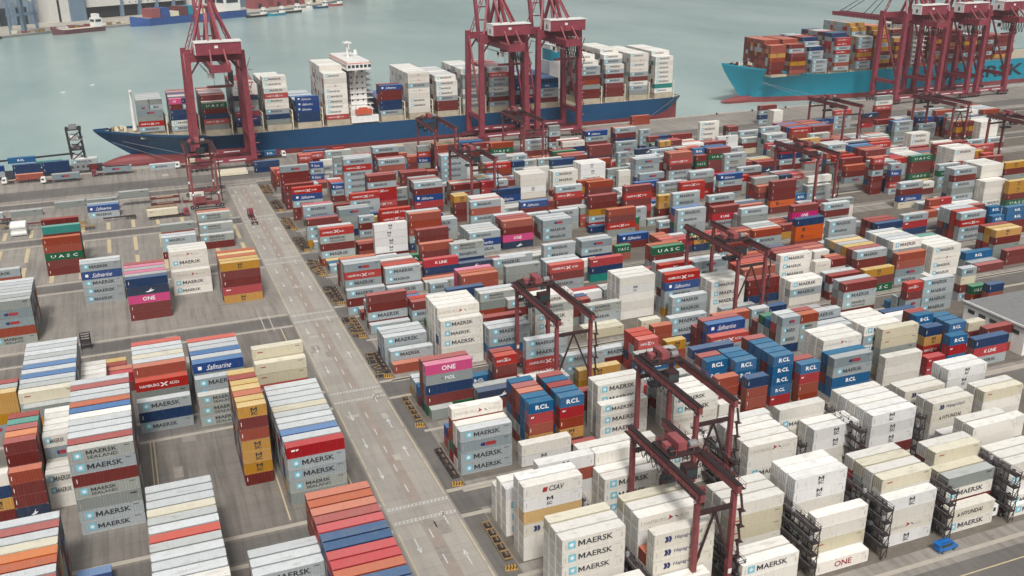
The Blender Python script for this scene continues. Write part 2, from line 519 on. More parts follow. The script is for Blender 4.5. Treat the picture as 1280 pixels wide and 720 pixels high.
# ------------------------------------------------------------------ yard layout
# each bay: x, y of the front column's front-left corner, container length, tiers, columns front to back (kinds top down)
BAYS = [(59.5, 127.1, 40, 6, 'www|p|i'), (59.7, 145, 40, 6, 'czalp|z'), (65.3, 148.4, 40, 6, 'z|z'), (74.8, 122.4, 40, 6, 'lll|-2u|h|p|i'),
 (77, 145.5, 40, 5, 'www|p'), (75.2, 147.7, 40, 6, 'g|p|p'), (90.9, 118.7, 40, 3, 'wp|p'), (94.3, 128.6, 40, 5, 'pii|p|p'),
 (110.1, 145.4, 40, 5, 'hpw|p|p|p'), (108.7, 120.1, 40, 1, 'o'), (109.6, 122.5, 40, 4, 'ppi|-1p'), (108.2, 127.2, 40, 6, 'zzp|z|p'),
 (125.9, 122.1, 40, 4, 'zphz'), (126.8, 125, 40, 5, 'ip|p|i|p'), (141, 120.9, 40, 2, 'yw'), (142.6, 123.7, 40, 4, 'gw|i'),
 (143.9, 128.6, 40, 5, 'ip|p'), (158.4, 123.1, 40, 4, 'pw|p|p'), (157.7, 121.5, 40, 1, 'w'), (130.6, 150, 40, 4, 'zzp|p'),
 (143, 146.5, 40, 5, 'zz|z|p|z|p'), (163.6, 149.7, 40, 4, 'ly|p'), (162.1, 156.9, 40, 4, 'l|p'), (175.8, 157.9, 40, 5, 'zz|z'),
 (179.2, 149.8, 40, 4, 'ip|p'), (159.2, 134.1, 40, 5, 'p|p'), (125.8, 150.6, 40, 5, 'cp|p|p'), (175.6, 178.2, 40, 3, 'pp'),
 (178.2, 183.3, 40, 5, 'ii'), (175.2, 186.7, 40, 5, 'wM|w'), (159.2, 183.4, 40, 5, 'hpp|p|p'), (158.8, 178.2, 40, 4, 'PMC|C'),
 (141.5, 180.2, 20, 5, 'CCCCq|C|C|C|r'), (148.7, 178.5, 20, 4, 'Cqu|r'), (194.7, 184.8, 20, 4, 'NYR'), (202.8, 184.5, 20, 4, 'C|C|C'),
 (196.3, 177.6, 20, 4, 'CqC'), (190.9, 178.3, 20, 2, 'q'), (193.2, 186, 20, 5, 'C|r'), (187.7, 185.2, 20, 5, 'C|C'),
 (206.1, 178.1, 40, 3, 'NKM'), (213.6, 187.8, 20, 3, 'i'), (58.7, 178.9, 40, 4, 'MPMM|h|+1h'), (75.6, 180.4, 20, 5, 'Cqu|C|u|r|C'),
 (83.3, 180.4, 20, 5, 'Cqu|C|r|C|r'), (100.9, 207, 40, 2, 'Y'), (94, 182.6, 40, 5, 'w|w'), (92.6, 178, 40, 4, 'www'),
 (85.2, 161.4, 40, 4, 'p'), (110.8, 175.9, 40, 4, 'wwh|p|p'), (131.8, 176.9, 20, 4, 'Nu'), (131.2, 181.4, 20, 5, 'CCq|C|C'),
 (124.6, 184.1, 20, 5, 'C|r'), (125.2, 191.5, 40, 5, 'N'), (123.7, 188.9, 20, 4, 'p|p'), (125.4, 179.6, 20, 4, 'uu|r'),
 (118.6, 207.5, 20, 4, 'RR|R|R'), (126.6, 214, 20, 4, 'u'), (128.2, 209.1, 20, 3, 'Y'), (116.7, 205.4, 40, 3, 'g'),
 (141.2, 209.4, 40, 4, 'B|r'), (140.8, 207.5, 40, 3, 'R|r|r'), (133.8, 217.2, 40, 4, 'MMN'), (125.8, 218.9, 20, 4, 'i'),
 (146.5, 236.9, 40, 3, 'MM'), (59.8, 208.5, 40, 5, 'OLNr|+0r'), (60.3, 207.2, 20, 1, 'g'), (79.6, 212.4, 20, 4, 'Rr|r'),
 (90.8, 218.7, 40, 4, 'MMR'), (117.2, 235.6, 40, 1, 'i|i'), (119, 239.6, 40, 3, 'SM'), (117.1, 239.9, 40, 4, 'u'),
 (58.5, 234.8, 40, 1, 'u|+1M'), (57.9, 241.3, 40, 3, 'M|M|M'), (59.7, 267.4, 40, 4, 'rrM|-1M'), (72, 233.8, 40, 5, 'www|+1h|+1h|+1h|+1h'),
 (84.5, 230, 40, 4, 'MMCR|M'), (93.8, 262.6, 40, 3, 'Sg|M'), (97.3, 248.1, 40, 4, 'S'), (102.7, 240.4, 40, 5, 'wSwww|w|w|w'),
 (56.6, 281, 40, 3, 'Mr'), (59.5, 297.6, 40, 4, 'PRMr|+0M|u'), (72.7, 296.2, 40, 3, 'MM|R'), (77.4, 328.2, 40, 5, 'zzzz'),
 (58.3, 330.3, 40, 5, 'RSrM|M'), (57.7, 353.7, 40, 4, 'rMM'), (61.4, 381.1, 40, 3, 'M|q'), (71.9, 361.6, 40, 4, 'Pg|g'),
 (78.9, 358.5, 20, 3, 'MrM'), (87.2, 357.9, 20, 3, 'Y|R'), (86.6, 355.4, 40, 4, 'R'), (90.2, 327.2, 40, 6, 'u|M'),
 (92, 325.1, 40, 4, 'rr'), (88.6, 308.3, 40, 4, 'ur'), (87.1, 299.5, 40, 3, 'KN'), (96.1, 299.1, 40, 2, 'n'),
 (91.4, 272.5, 40, 4, 'u|u|O'), (111.3, 297.9, 40, 2, 'Mg'), (82.2, 277, 20, 3, 'M'), (124.7, 322.5, 40, 4, 'urOn|-0r|r|M'),
 (116.1, 331, 40, 6, 'rrr|M'), (119.2, 362.9, 20, 4, 'Yrrr|Y'), (59.2, 390.9, 40, 5, 'RBMr'), (59, 408.2, 40, 4, 'rrrr'),
 (59.1, 418.7, 40, 6, 'Prr'), (76.4, 443.9, 20, 4, 'BMB'), (81.9, 447.1, 20, 4, 'pM'), (86.2, 438.7, 20, 5, 'gM'),
 (79.6, 412.6, 20, 3, 'BMr|R|R|M'), (84.8, 409.6, 40, 7, 'MRMMMM|M|M'), (105.2, 438.8, 40, 6, 'Mr|M'), (101.4, 414.3, 40, 6, 'M|r'),
 (103.8, 422.5, 40, 4, 'MM'), (89.8, 387.4, 40, 6, 'rMRqR|r'), (110, 408.9, 40, 4, 'rr|r'), (81, 382.5, 40, 4, 'RM'),
 (107.5, 379.6, 40, 5, 'MrBq|g|r|g'), (128.8, 445.8, 20, 5, 'gRBg'), (129.3, 410.7, 40, 6, 'MMMM|M'), (55.5, 480.1, 40, 2, 'N'),
 (157.2, 384.8, 40, 4, 'ppzp|p|p'), (144.4, 353.1, 40, 3, 'B'), (172.5, 384.1, 40, 4, 'ww|w'), (163.1, 360.1, 40, 4, 'MRr'),
 (185, 381.8, 40, 5, 'zz|p|p'), (178.7, 361.7, 40, 4, 'ur'), (165.1, 332.5, 40, 5, 'rrYM'), (167.5, 321, 40, 4, 'ur'),
 (171.1, 324.3, 40, 2, 'Gu'), (164.8, 305.8, 40, 2, 'Br'), (179.7, 330.6, 40, 6, 'rRr'), (178.1, 324.7, 40, 4, 'rqr'),
 (205.3, 384, 20, 3, 'pp'), (211.8, 380.2, 40, 5, 'PMM|M'), (205.7, 365.2, 40, 4, 'P'), (231.9, 384.6, 40, 5, 'uRrM|u'),
 (221.8, 416.5, 20, 3, 'MS'), (253.7, 385.7, 40, 5, 'rGr'), (261.2, 384.1, 40, 4, 'MSM'), (236.7, 350.7, 40, 4, 'BMr'),
 (243.1, 354.7, 40, 3, 'RMS'), (251.9, 358, 40, 4, 'M'), (211.3, 358.1, 40, 3, 'MS'), (195.5, 331, 20, 4, 'YYr'),
 (220, 354.4, 40, 3, 'R'), (142.3, 325.8, 40, 3, 'PMM|M|M'), (130.7, 298.3, 40, 3, 'MM'), (197.2, 322.7, 40, 5, 'MMg'),
 (186.8, 301.7, 40, 5, 'MMM|B'), (213.7, 322.6, 40, 4, 'Mr'), (206.3, 308.2, 40, 4, 'rKM'), (145, 297.2, 40, 3, 'PM|M'),
 (157.6, 295, 20, 2, 'G'), (139.3, 278.4, 40, 3, 'qNt'), (121, 271.1, 40, 4, 'RrM|M|M'), (115.1, 299, 40, 2, 'M'),
 (107.4, 275.4, 40, 4, 'gg'), (132.6, 245.1, 40, 5, 'pzpp|p|p'), (160.5, 273.9, 40, 4, 'Gr|u'), (160.3, 274.1, 40, 3, 'r'),
 (157.7, 264.1, 40, 3, 'RM|M'), (147, 242.4, 40, 5, 'RBMM|M'), (160.6, 237.7, 40, 4, 'www|p|p'), (170, 262.4, 40, 3, 'PM|M'),
 (187.5, 274.5, 40, 4, 'ur'), (203.2, 276.8, 40, 4, 'uM'), (244.1, 322.9, 40, 5, 'rrrHr'), (235.6, 297.5, 40, 4, 'rO'),
 (220.1, 275, 40, 5, 'NHH'), (266.7, 328.2, 40, 3, 'SM|M'), (248.7, 295, 40, 4, 'Mr'), (235.5, 275.6, 40, 4, 'MM'),
 (244.2, 275.1, 20, 3, 'G'), (298.4, 308.3, 40, 4, 'MrBi'), (272.9, 278.2, 40, 3, 'M'), (302.8, 330.8, 20, 6, 'RrM'),
 (310.5, 327.8, 20, 5, 'PBrRM'), (329.6, 336.3, 40, 5, 'GrrG'), (337.7, 327.2, 40, 4, 'MGMM'), (319.7, 301.4, 40, 6, 'MrMgM|M'),
 (332.8, 296.5, 40, 4, 'ppp|p'), (335.3, 301.6, 40, 6, 'pp|p|p|p'), (348.1, 329.3, 40, 6, 'wp|p|p|p'), (348.5, 301.8, 40, 6, 'Yr'),
 (342.6, 293, 40, 4, 'YYr'), (304.4, 267.3, 20, 4, 'CCr'), (303.2, 264.1, 20, 3, 'Cr'), (310, 264, 40, 4, 'CCr'),
 (249.2, 266.5, 40, 4, 'NMr|r|r'), (287.7, 264.7, 40, 4, 'MRMM|R|M|M'), (233.4, 240.7, 40, 5, 'wM|M|M|p|M'), (248, 237.5, 40, 4, 'whw|p|p|p|t'),
 (215.3, 237, 40, 5, 'Mrr|r|Y|g|Y|g'), (216.5, 234.1, 40, 3, 'YrG'), (231.8, 236.6, 40, 4, 'uuPM'), (190.1, 243.6, 40, 5, 'www|r|r'),
 (187.9, 234.6, 40, 3, 'wM|p'), (208.6, 248.1, 40, 5, 'RM|r'), (208, 246.4, 40, 4, 'SM'), (202.8, 233.9, 40, 3, 'rM|M'),
 (191.8, 214.8, 40, 5, 'rMS|M'), (221.8, 213.9, 40, 4, 'MMM'), (214.8, 213.4, 20, 4, 'Rr'), (240.5, 217.3, 20, 4, 'Mi'),
 (282.7, 243.6, 40, 4, 'Yrg|Y|r'), (281.7, 237.1, 40, 2, 'rr'), (243.1, 215.9, 20, 2, 'Gu'), (243.2, 208.5, 20, 3, 'Nu'),
 (-19.5, 186.6, 40, 7, 'SMrSgMM|r|M|M|M|w|B|u|M|M|r|M'), (-6.3, 143.3, 40, 5, 'p|M|M|M|g|R|M|g|i|M|M|M'), (-33.5, 152.5, 40, 5, 'r|M|u|H|i|M|r|M'), (-31.3, 192.7, 20, 5, 'urr'),
 (-32.2, 200.4, 20, 6, 'rr|H|r|t|r'), (-25.5, 206, 20, 5, 'wPh|p|p|p|p'), (-24.8, 199.3, 20, 3, 'ww|p'), (-36.6, 193, 20, 5, 'oNYr'),
 (21.5, 181.5, 40, 5, 'qMMSg|M|B|M|M|M|i|M|M|M|M'), (21.9, 129.4, 40, 5, 'N|N|u|q|q|N|N|q|r|u|u|u'), (9.9, 144.8, 40, 4, 'MM|M|M'), (20.7, 219.1, 40, 6, 'i|+1i'),
 (13.6, 192.7, 20, 7, 'YruYYYr|Y|u|Y|Y|r|Y'), (7, 231.4, 40, 5, 'B|M|B|M|M|R'), (7.1, 228.1, 40, 4, 'M'), (7.1, 224.1, 40, 3, 'SSS'),
 (-6.6, 234.6, 40, 5, 'u|M|i|M|M|R'), (-6.6, 232.5, 40, 4, 'R'), (-6.7, 226.2, 40, 3, 'MNM'), (-31.8, 230.2, 40, 5, 'i|g|M|B|M|B|M|g|M|M|M'),
 (-31.1, 229.2, 40, 4, 'gY'), (-20.8, 242.3, 20, 3, 'p|p|p|p|p'), (-14.7, 251.5, 20, 2, 'qr|u|r|Y'), (-45, 296.7, 40, 5, 'gPPuS|g|M|g|M|M|M'),
 (-45.4, 238.4, 40, 4, 'YY|g|r'), (-51.7, 344.4, 40, 3, 'M'), (-32.4, 357, 40, 5, 'uuGrr'), (-32.2, 361.7, 40, 6, 't'),
 (-32.9, 371.2, 40, 6, 'r'), (-20, 323.1, 40, 5, 'MBMMM|M'), (-6.8, 302.2, 40, 5, 'NnOrr|g|O|g|O|r'), (7.2, 324.6, 40, 5, 'hw|p|p'),
 (7.2, 320.1, 40, 3, 'hww'), (6.7, 376.8, 40, 3, 'g'), (6.1, 360.4, 40, 3, 'M|M'), (21.7, 306.1, 40, 5, 'YrrqY|Y|u|Y|u'),
 (20.5, 377, 40, 4, 'Sg|u'), (20.6, 371.7, 40, 3, 'SM'), (20, 366.5, 40, 2, 'S'), (-19.7, 426.9, 40, 2, 'BM|g'),
 (-33.4, 448.9, 40, 1, 'g'), (186.2, 449.5, 40, 4, 'MSr'), (200.7, 452, 20, 6, 'gMrM'), (218.2, 444.8, 40, 5, 'BMr|r'),
 (204.9, 413.8, 40, 5, 'rr'), (235.6, 446.1, 40, 5, 'Mr|u'), (232.3, 438.2, 40, 3, 'MPM'), (245.4, 437.3, 20, 5, 'MMM'),
 (292, 454, 40, 4, 'www'), (297.6, 424.7, 40, 4, 'MS'), (296.7, 420.8, 40, 3, 'Sri'), (299.1, 437.2, 20, 4, 'r|r'),
 (279.9, 509.6, 40, 2, 'u'), (350.8, 482.4, 40, 4, 'rM'), (389.6, 412.5, 40, 4, 'MMgM|B'), (380.7, 451.8, 40, 4, 'RMSM'),
 (413.5, 455.7, 40, 6, 'gwRr'), (406.6, 413, 40, 3, 'MgM'), (408.1, 388, 40, 5, 'rYr|Y'), (419.6, 383, 40, 5, 'ppp|p|p|p'),
 (412.6, 385.7, 40, 2, 'rr'), (398.7, 449.8, 40, 3, 'nrq'), (374.8, 384.6, 40, 4, 'ww|w'), (330.6, 441.4, 20, 6, 'pp|p')]
FRONTS = [119.5, 145.2, 177, 205.5, 235, 264, 293, 322, 351, 380, 409, 438]
QUAY = lambda x: 512.7 + 0.0235 * x

def projpx(x, y, z):
    c = M @ np.array([x, y, z - CAMH])
    return 640 + FPX * c[0] / c[2], 360 + FPX * c[1] / c[2], c[2]

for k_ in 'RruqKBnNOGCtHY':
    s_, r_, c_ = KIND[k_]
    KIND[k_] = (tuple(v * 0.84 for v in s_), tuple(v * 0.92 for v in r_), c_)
columns = []    # dict x,y,L,tiers(list kinds bottom up), vis, bay, row
def w_of(L): return 12.19 if L == 40 else 6.06
def clash(x, y, L, ignore=None):
    W = w_of(L)
    worst = None
    for c in columns:
        ox = min(x + W, c['x'] + w_of(c['L'])) - max(x, c['x'])
        oy = min(y + CW, c['y'] + CW) - max(y, c['y'])
        if ox > 0.0 and oy > 0.0:
            if worst is None or ox * oy > worst[0]:
                worst = (ox * oy, ox, oy, c)
    return worst
PALR = 'MMMMSSgrrrrruuuRqBNnNgPCYG'
PALW = 'wpzwhp'
def pick(pal): return pal[random.randrange(len(pal))]

def add_col(x, y, L, tiers, bay, row, vis):
    w = clash(x, y, L)
    tries = 0
    while w and tries < 6:
        _, ox, oy, c = w
        if oy < ox and oy < 1.5:
            y += (oy + 0.12) * (1 if y > c['y'] else -1)
        elif ox < 3.2:
            x += (ox + 0.12) * (1 if x > c['x'] else -1)
        else:
            return False
        w = clash(x, y, L); tries += 1
    if w: return False
    columns.append(dict(x=x, y=y, L=L, tiers=tiers, bay=bay, row=row, vis=vis))
    return True

for bi, (bx, by, L, H, cols) in enumerate(BAYS):
    cs = cols.split('|')
    reef = cs[0].lstrip('+-0123456789')[0] in 'wzhpclyo'
    if L == 401 or L == 201: pass
    for ri, c in enumerate(cs):
        h = H
        if c[0] in '+-':
            h = H + int(c[:2]); c = c[2:]
        h = max(1, min(7, h))
        seen = list(c)[:h]
        top_down = seen + [pick(PALW if reef and random.random() < .96 else (PALR if random.random() < .6 else seen[-1])) for _ in range(h - len(seen))]
        add_col(bx + random.uniform(-.05, .05), by + 2.85 * ri + random.uniform(-.03, .03), L, top_down[::-1], bi, ri, len(seen))
n_ann = len(columns)
ann_cols = list(columns)
EXC = [(286, 380), (287, 345), (287, 318), (283, 300), (270, 279), (258, 260), (248, 238), (240, 225), (225, 190)]
def excluded(x, y):
    for (a, b_), (c_, d_) in zip(EXC, EXC[1:]):
        if d_ <= y <= b_:
            cx_ = c_ + (a - c_) * (y - d_) / (b_ - d_)
            if abs(x - cx_) < 15: return True
    if 203 < x < 226 and 318 < y < 338: return True
    if 185 < x < 206 and 229 < y < 243: return True
    if x > 222 and y < 205 and y > 172: return True
    return False
# the rest of the yard: the same grid, kept below what is known to be visible
for F in FRONTS:
    ymid = F + 8
    xmax = min(640, (0.372 + 0.527 * 0.93) / (0.929 - 0.527 * 0.345) * 0 + ymid * 1.02 + 40)
    nslot = int((xmax - 59.5) / 12.95)
    for s in range(nslot):
        x = 59.5 + 12.95 * s
        base = random.choice([4, 4, 5, 5])
        pal = random.choice([PALR, PALR, PALR, 'MMMSMg', 'rruurR', PALW, 'MwMrS'])
        if F < 150: pal = PALW
        L = 20 if random.random() < .12 and F > 150 else 40
        for r in range(6):
            y = F + 2.85 * r
            lim = (base + random.choice([0, 0, 0, -1, 0, 1])) * T
            for c in ann_cols:
                d = c['y'] - y
                if d < -1 or d > 75: continue
                xs = x * c['y'] / y
                W = 12.19 * c['y'] / y
                ov = min(xs + W, c['x'] + w_of(c['L'])) - max(xs, c['x'])
                if ov < 1.2: continue
                hb = (len(c['tiers']) - c['vis']) * T
                tan = CAMH / math.hypot(c['x'], c['y'])
                lim = min(lim, hb + max(0, d - CW) * tan * 0.9)
            h = int(lim / T + 0.05)
            if random.random() < .03: h = 0
            h = min(h, 5)
            if h < 1: continue
            if F > 430 and x > 205: continue
            if (225 < x + 6 < 600 and F > 409) or excluded(x + 6, y): continue
            for xx in ((x,) if L == 40 else (x, x + 6.2)):
                if clash(xx, y, L) is None:
                    columns.append(dict(x=xx, y=y, L=L, tiers=[pick(pal) if random.random() < .75 or F < 150 else pick(PALR) for _ in range(h)], bay=-1, row=r, vis=0))
print('columns', n_ann, len(columns))
conts = []
for ci, c in enumerate(columns):
    for k, kd in enumerate(c['tiers']):
        conts.append([c['x'], c['y'], k * T, c['L'], kd, ci, k])
# deck cargo of the two ships is built further down but is counted with the containers
ships = []   # (x, y, z, L, kind)
def ship_bay(x, y0, zb_, H, face, rows, roofs='M', halves=False, stagger=None):
    """face = kinds top down on the near row; further rows drawn from the same mix"""
    for r in range(rows):
        h = H
        if stagger: h = H + stagger[min(r, len(stagger) - 1)]
        h = max(1, h)
        tl = []
        for k in range(h):
            if r == 0 and k < len(face): tl.append(face[k])
            elif k == 0: tl.append(random.choice(roofs))
            else: tl.append(random.choice(face + 'MrM'))
        for k, kd in enumerate(tl[::-1]):
            if halves and r == 0 and k >= h - 2:
                conts.append([x, y0 + r * 2.58, zb_ + k * 2.72, 20, kd, -1, k])
                conts.append([x + 6.4, y0 + r * 2.58, zb_ + k * 2.72, 20, random.choice('MNPg'), -1, k])
            else:
                conts.append([x, y0 + r * 2.58, zb_ + k * 2.72, 40, kd, -1, k])
S1 = [(6, 6, 'gPPgRMg', 9, 'Mg', True, None), (21.6, 6, 'OrNNwM', 12, 'MrN', True, None),
      (37.2, 5, 'GrNRg', 14, 'pMr', False, [0, 0, 0, 1, 1, 1]), (53, 8, 'wwngMqBN', 14, 'wr', False, None),
      (68.5, 7, 'wRwhMNg', 15, 'wp', False, [0, 2, 2, 2, 1]), (84.4, 5, 'BBBNN', 15, 'BM', False, [0, -1]),
      (100, 9, 'wphwwwwwR', 15, 'wp', False, [0, 0, 0, 0, 1]), (130, 6, 'BrrNNM', 14, 'rB', False, [0, -2, 0, -3]),
      (146.2, 8, 'hhMhpwwp', 15, 'wp', False, [0, 0, 0, 0, 0]), (162.5, 6, 'wwwMrr', 15, 'Mw', False, [0, 1, 1]),
      (178, 8, 'gMMwMwMr', 15, 'wM', False, [-1, 0]), (194, 7, 'RMMwMrM', 15, 'RM', False, [0, 1]),
      (210, 6, 'NNBMrN', 15, 'BM', False, None), (225, 5, 'NCMMr', 15, 'BN', False, None),
      (252.4, 7, 'MMrugrr', 15, 'wp', False, [0, 1, 1, 2, 2]), (268.3, 7, 'wMrMrrr', 15, 'wp', False, [0, 2, 2, 3]),
      (285, 9, 'whwhMrwMg', 15, 'w', False, None), (302.4, 8, 'wwwwwwtw', 15, 'w', False, [0, 0, 1])]
for x, H, face, rows, roofs, hv, stg in S1:
    yc = QUAY(x + 6) + 23
    inset = 0
    if x < 15: inset = 8
    elif x < 30: inset = 4
    ship_bay(x, yc - 19.4 + inset, 15.6, H, face, rows, roofs, hv, stg)
S2 = [(404, 7, 'uuYurrr', 12, 'ur', [0, 0, 0, 1]), (418, 7, 'rrYrurr', 13, 'ur', [-2, 0, 0, 0, 1, 1]), (436.5, 3, 'MMM', 15, 'MrN', [0, 0, 3, 3, 4, 5, 5]),
      (455, 8, 'RRMRMMuM', 15, 'MrN', [0, 0, 1]), (474, 8, 'MMMRYRMM', 15, 'MY', [0, 0, 0, 2, 3, 3]), (491, 6, 'rMYrYr', 15, 'YR', [-2, 2, 3, 4]),
      (508, 7, 'rYrYrrM', 15, 'rY', [-1, 0, 2]), (540, 7, 'rYrrMYr', 15, 'rM', [0, 1]), (556, 7, 'rrYRrMr', 15, 'r', [0, 1]),
      (572, 7, 'MrYrrMr', 15, 'rYM', [0, 0, 1]), (588, 6, 'rMrrMr', 15, 'rM', None), (604, 6, 'rrrMrY', 15, 'r', None)]
for x, H, face, rows, roofs, stg in S2:
    yc = QUAY(x + 6) + 42
    inset = 4 if x < 410 else 0
    ship_bay(x, yc - 19.4 + inset, 17.0, H, face, rows, roofs, False, stg)
# small barge at the quay left and the loose boxes on the quay
# loose boxes: on the quay, on lorries, on the barge, under crane hooks
LOOSE = [(-41, 519.5, 0.2, 40, 'N'), (-28, 519.8, 0.2, 40, 'r'), (-28, 519.8, 2.9, 40, 'M'), (-41, 519.5, 2.9, 40, 'N'), (-44, 523, 2.9, 40, 't'), (-54, 519, 0.2, 40, 'N'), (-54, 519, 2.9, 40, 'N'),
         (8, 506.5, 0, 40, 'M'), (58, 508, 1.5, 20, 'N'), (64.4, 508, 1.5, 20, 'C'), (84, 506.5, 0, 40, 'N'), (100, 507, 0, 20, 'R'),
         (-36, 497.5, 1.5, 40, 'P'), (-13.5, 503, 1.5, 40, 'P'), (-52, 503, 1.5, 40, 'u'), (3, 415, 1.5, 40, 'i'), (-7, 440.5, 4.0, 40, 'g'),
         (215, 262, 0, 400, 'p'), (243, 228, 0, 400, 'p'), (-20, 168, 0, 20, 'B'), (268, 330, 9, 40, 'p'), (-12.5, 503.2, 1.5, 40, 'P'),
         (154, 268.5, 1.5, 40, 'w'), (157.7, 121.5, 1.5, 40, 'w'), (222, 222, 0, 40, 'M'), (25, 504, 1.5, 40, 'i')]
LOOSE += [(-20, 437.5, 2.7, 40, 'g'), (-50, 441, 0, 40, 'g'), (-65, 441, 0, 40, 'M'), (-82, 438, 0, 40, 'r'), (-82, 438, 2.7, 40, 'g'), (-70, 519.6, 0.2, 40, 'M'), (-70, 519.6, 2.9, 40, 'B'), (-56, 523, 5.6, 40, 'C'), (-28, 522.4, 0.2, 40, 'M'), (-28, 522.4, 2.9, 40, 'w'), (22, 442, 0, 20, 'w'), (-82, 500, 1.5, 40, 'M')]
for x, y, z, L, kd in LOOSE:
    conts.append([x, y, z, L, kd, -2, 0])


# which containers the photograph shows, and how large: a small depth buffer
RW, RH = 512, 288
zb = np.full((RH, RW), 1e9); ib = np.full((RH, RW), -1, dtype=int)
def raster(pts, idx):
    P = [projpx(*p) for p in pts]
    if min(p[2] for p in P) < 2: return
    px = np.array([p[0] * RW / 1280 for p in P]); py = np.array([p[1] * RH / 720 for p in P])
    x0 = max(0, int(px.min())); x1 = min(RW - 1, int(px.max()) + 1)
    y0 = max(0, int(py.min())); y1 = min(RH - 1, int(py.max()) + 1)
    if x1 < x0 or y1 < y0: return
    X, Y = np.meshgrid(np.arange(x0, x1 + 1) + .5, np.arange(y0, y1 + 1) + .5)
    ins = np.ones(X.shape, bool); sg = 0
    ar = sum(px[i] * py[(i + 1) % 4] - px[(i + 1) % 4] * py[i] for i in range(4))
    for i in range(4):
        j = (i + 1) % 4
        e = (px[j] - px[i]) * (Y - py[i]) - (py[j] - py[i]) * (X - px[i])
        ins &= (e * (1 if ar > 0 else -1) >= 0)
    if not ins.any(): return
    iz = np.array([1 / p[2] for p in P])
    A = np.c_[px, py, np.ones(4)]
    co, *_ = np.linalg.lstsq(A, iz, rcond=None)
    D = 1 / (co[0] * X + co[1] * Y + co[2])
    sub = zb[y0:y1 + 1, x0:x1 + 1]; si = ib[y0:y1 + 1, x0:x1 + 1]
    m = ins & (D < sub)
    sub[m] = D[m]; si[m] = idx
for i, (x, y, z, L, kd, ci, k) in enumerate(conts):
    W = w_of(L); x1 = x + W; y1 = y + CW; z1 = z + CH_
    raster([(x, y, z), (x1, y, z), (x1, y, z1), (x, y, z1)], i)
    raster([(x, y, z1), (x1, y, z1), (x1, y1, z1), (x, y1, z1)], i)
    if x > 0: raster([(x, y, z), (x, y1, z), (x, y1, z1), (x, y, z1)], i)
    elif x1 < 0: raster([(x1, y, z), (x1, y1, z), (x1, y1, z1), (x1, y, z1)], i)
cnt = np.bincount(ib[ib >= 0], minlength=len(conts))
order = [i for i in np.argsort(-cnt) if cnt[i] > 0 and conts[i][5] >= 0]
NEAR = set(order[:300])
print('containers', len(conts), 'seen', int((cnt > 0).sum()), 'smallest of 300', int(cnt[order[299]]) if len(order) > 299 else 0)

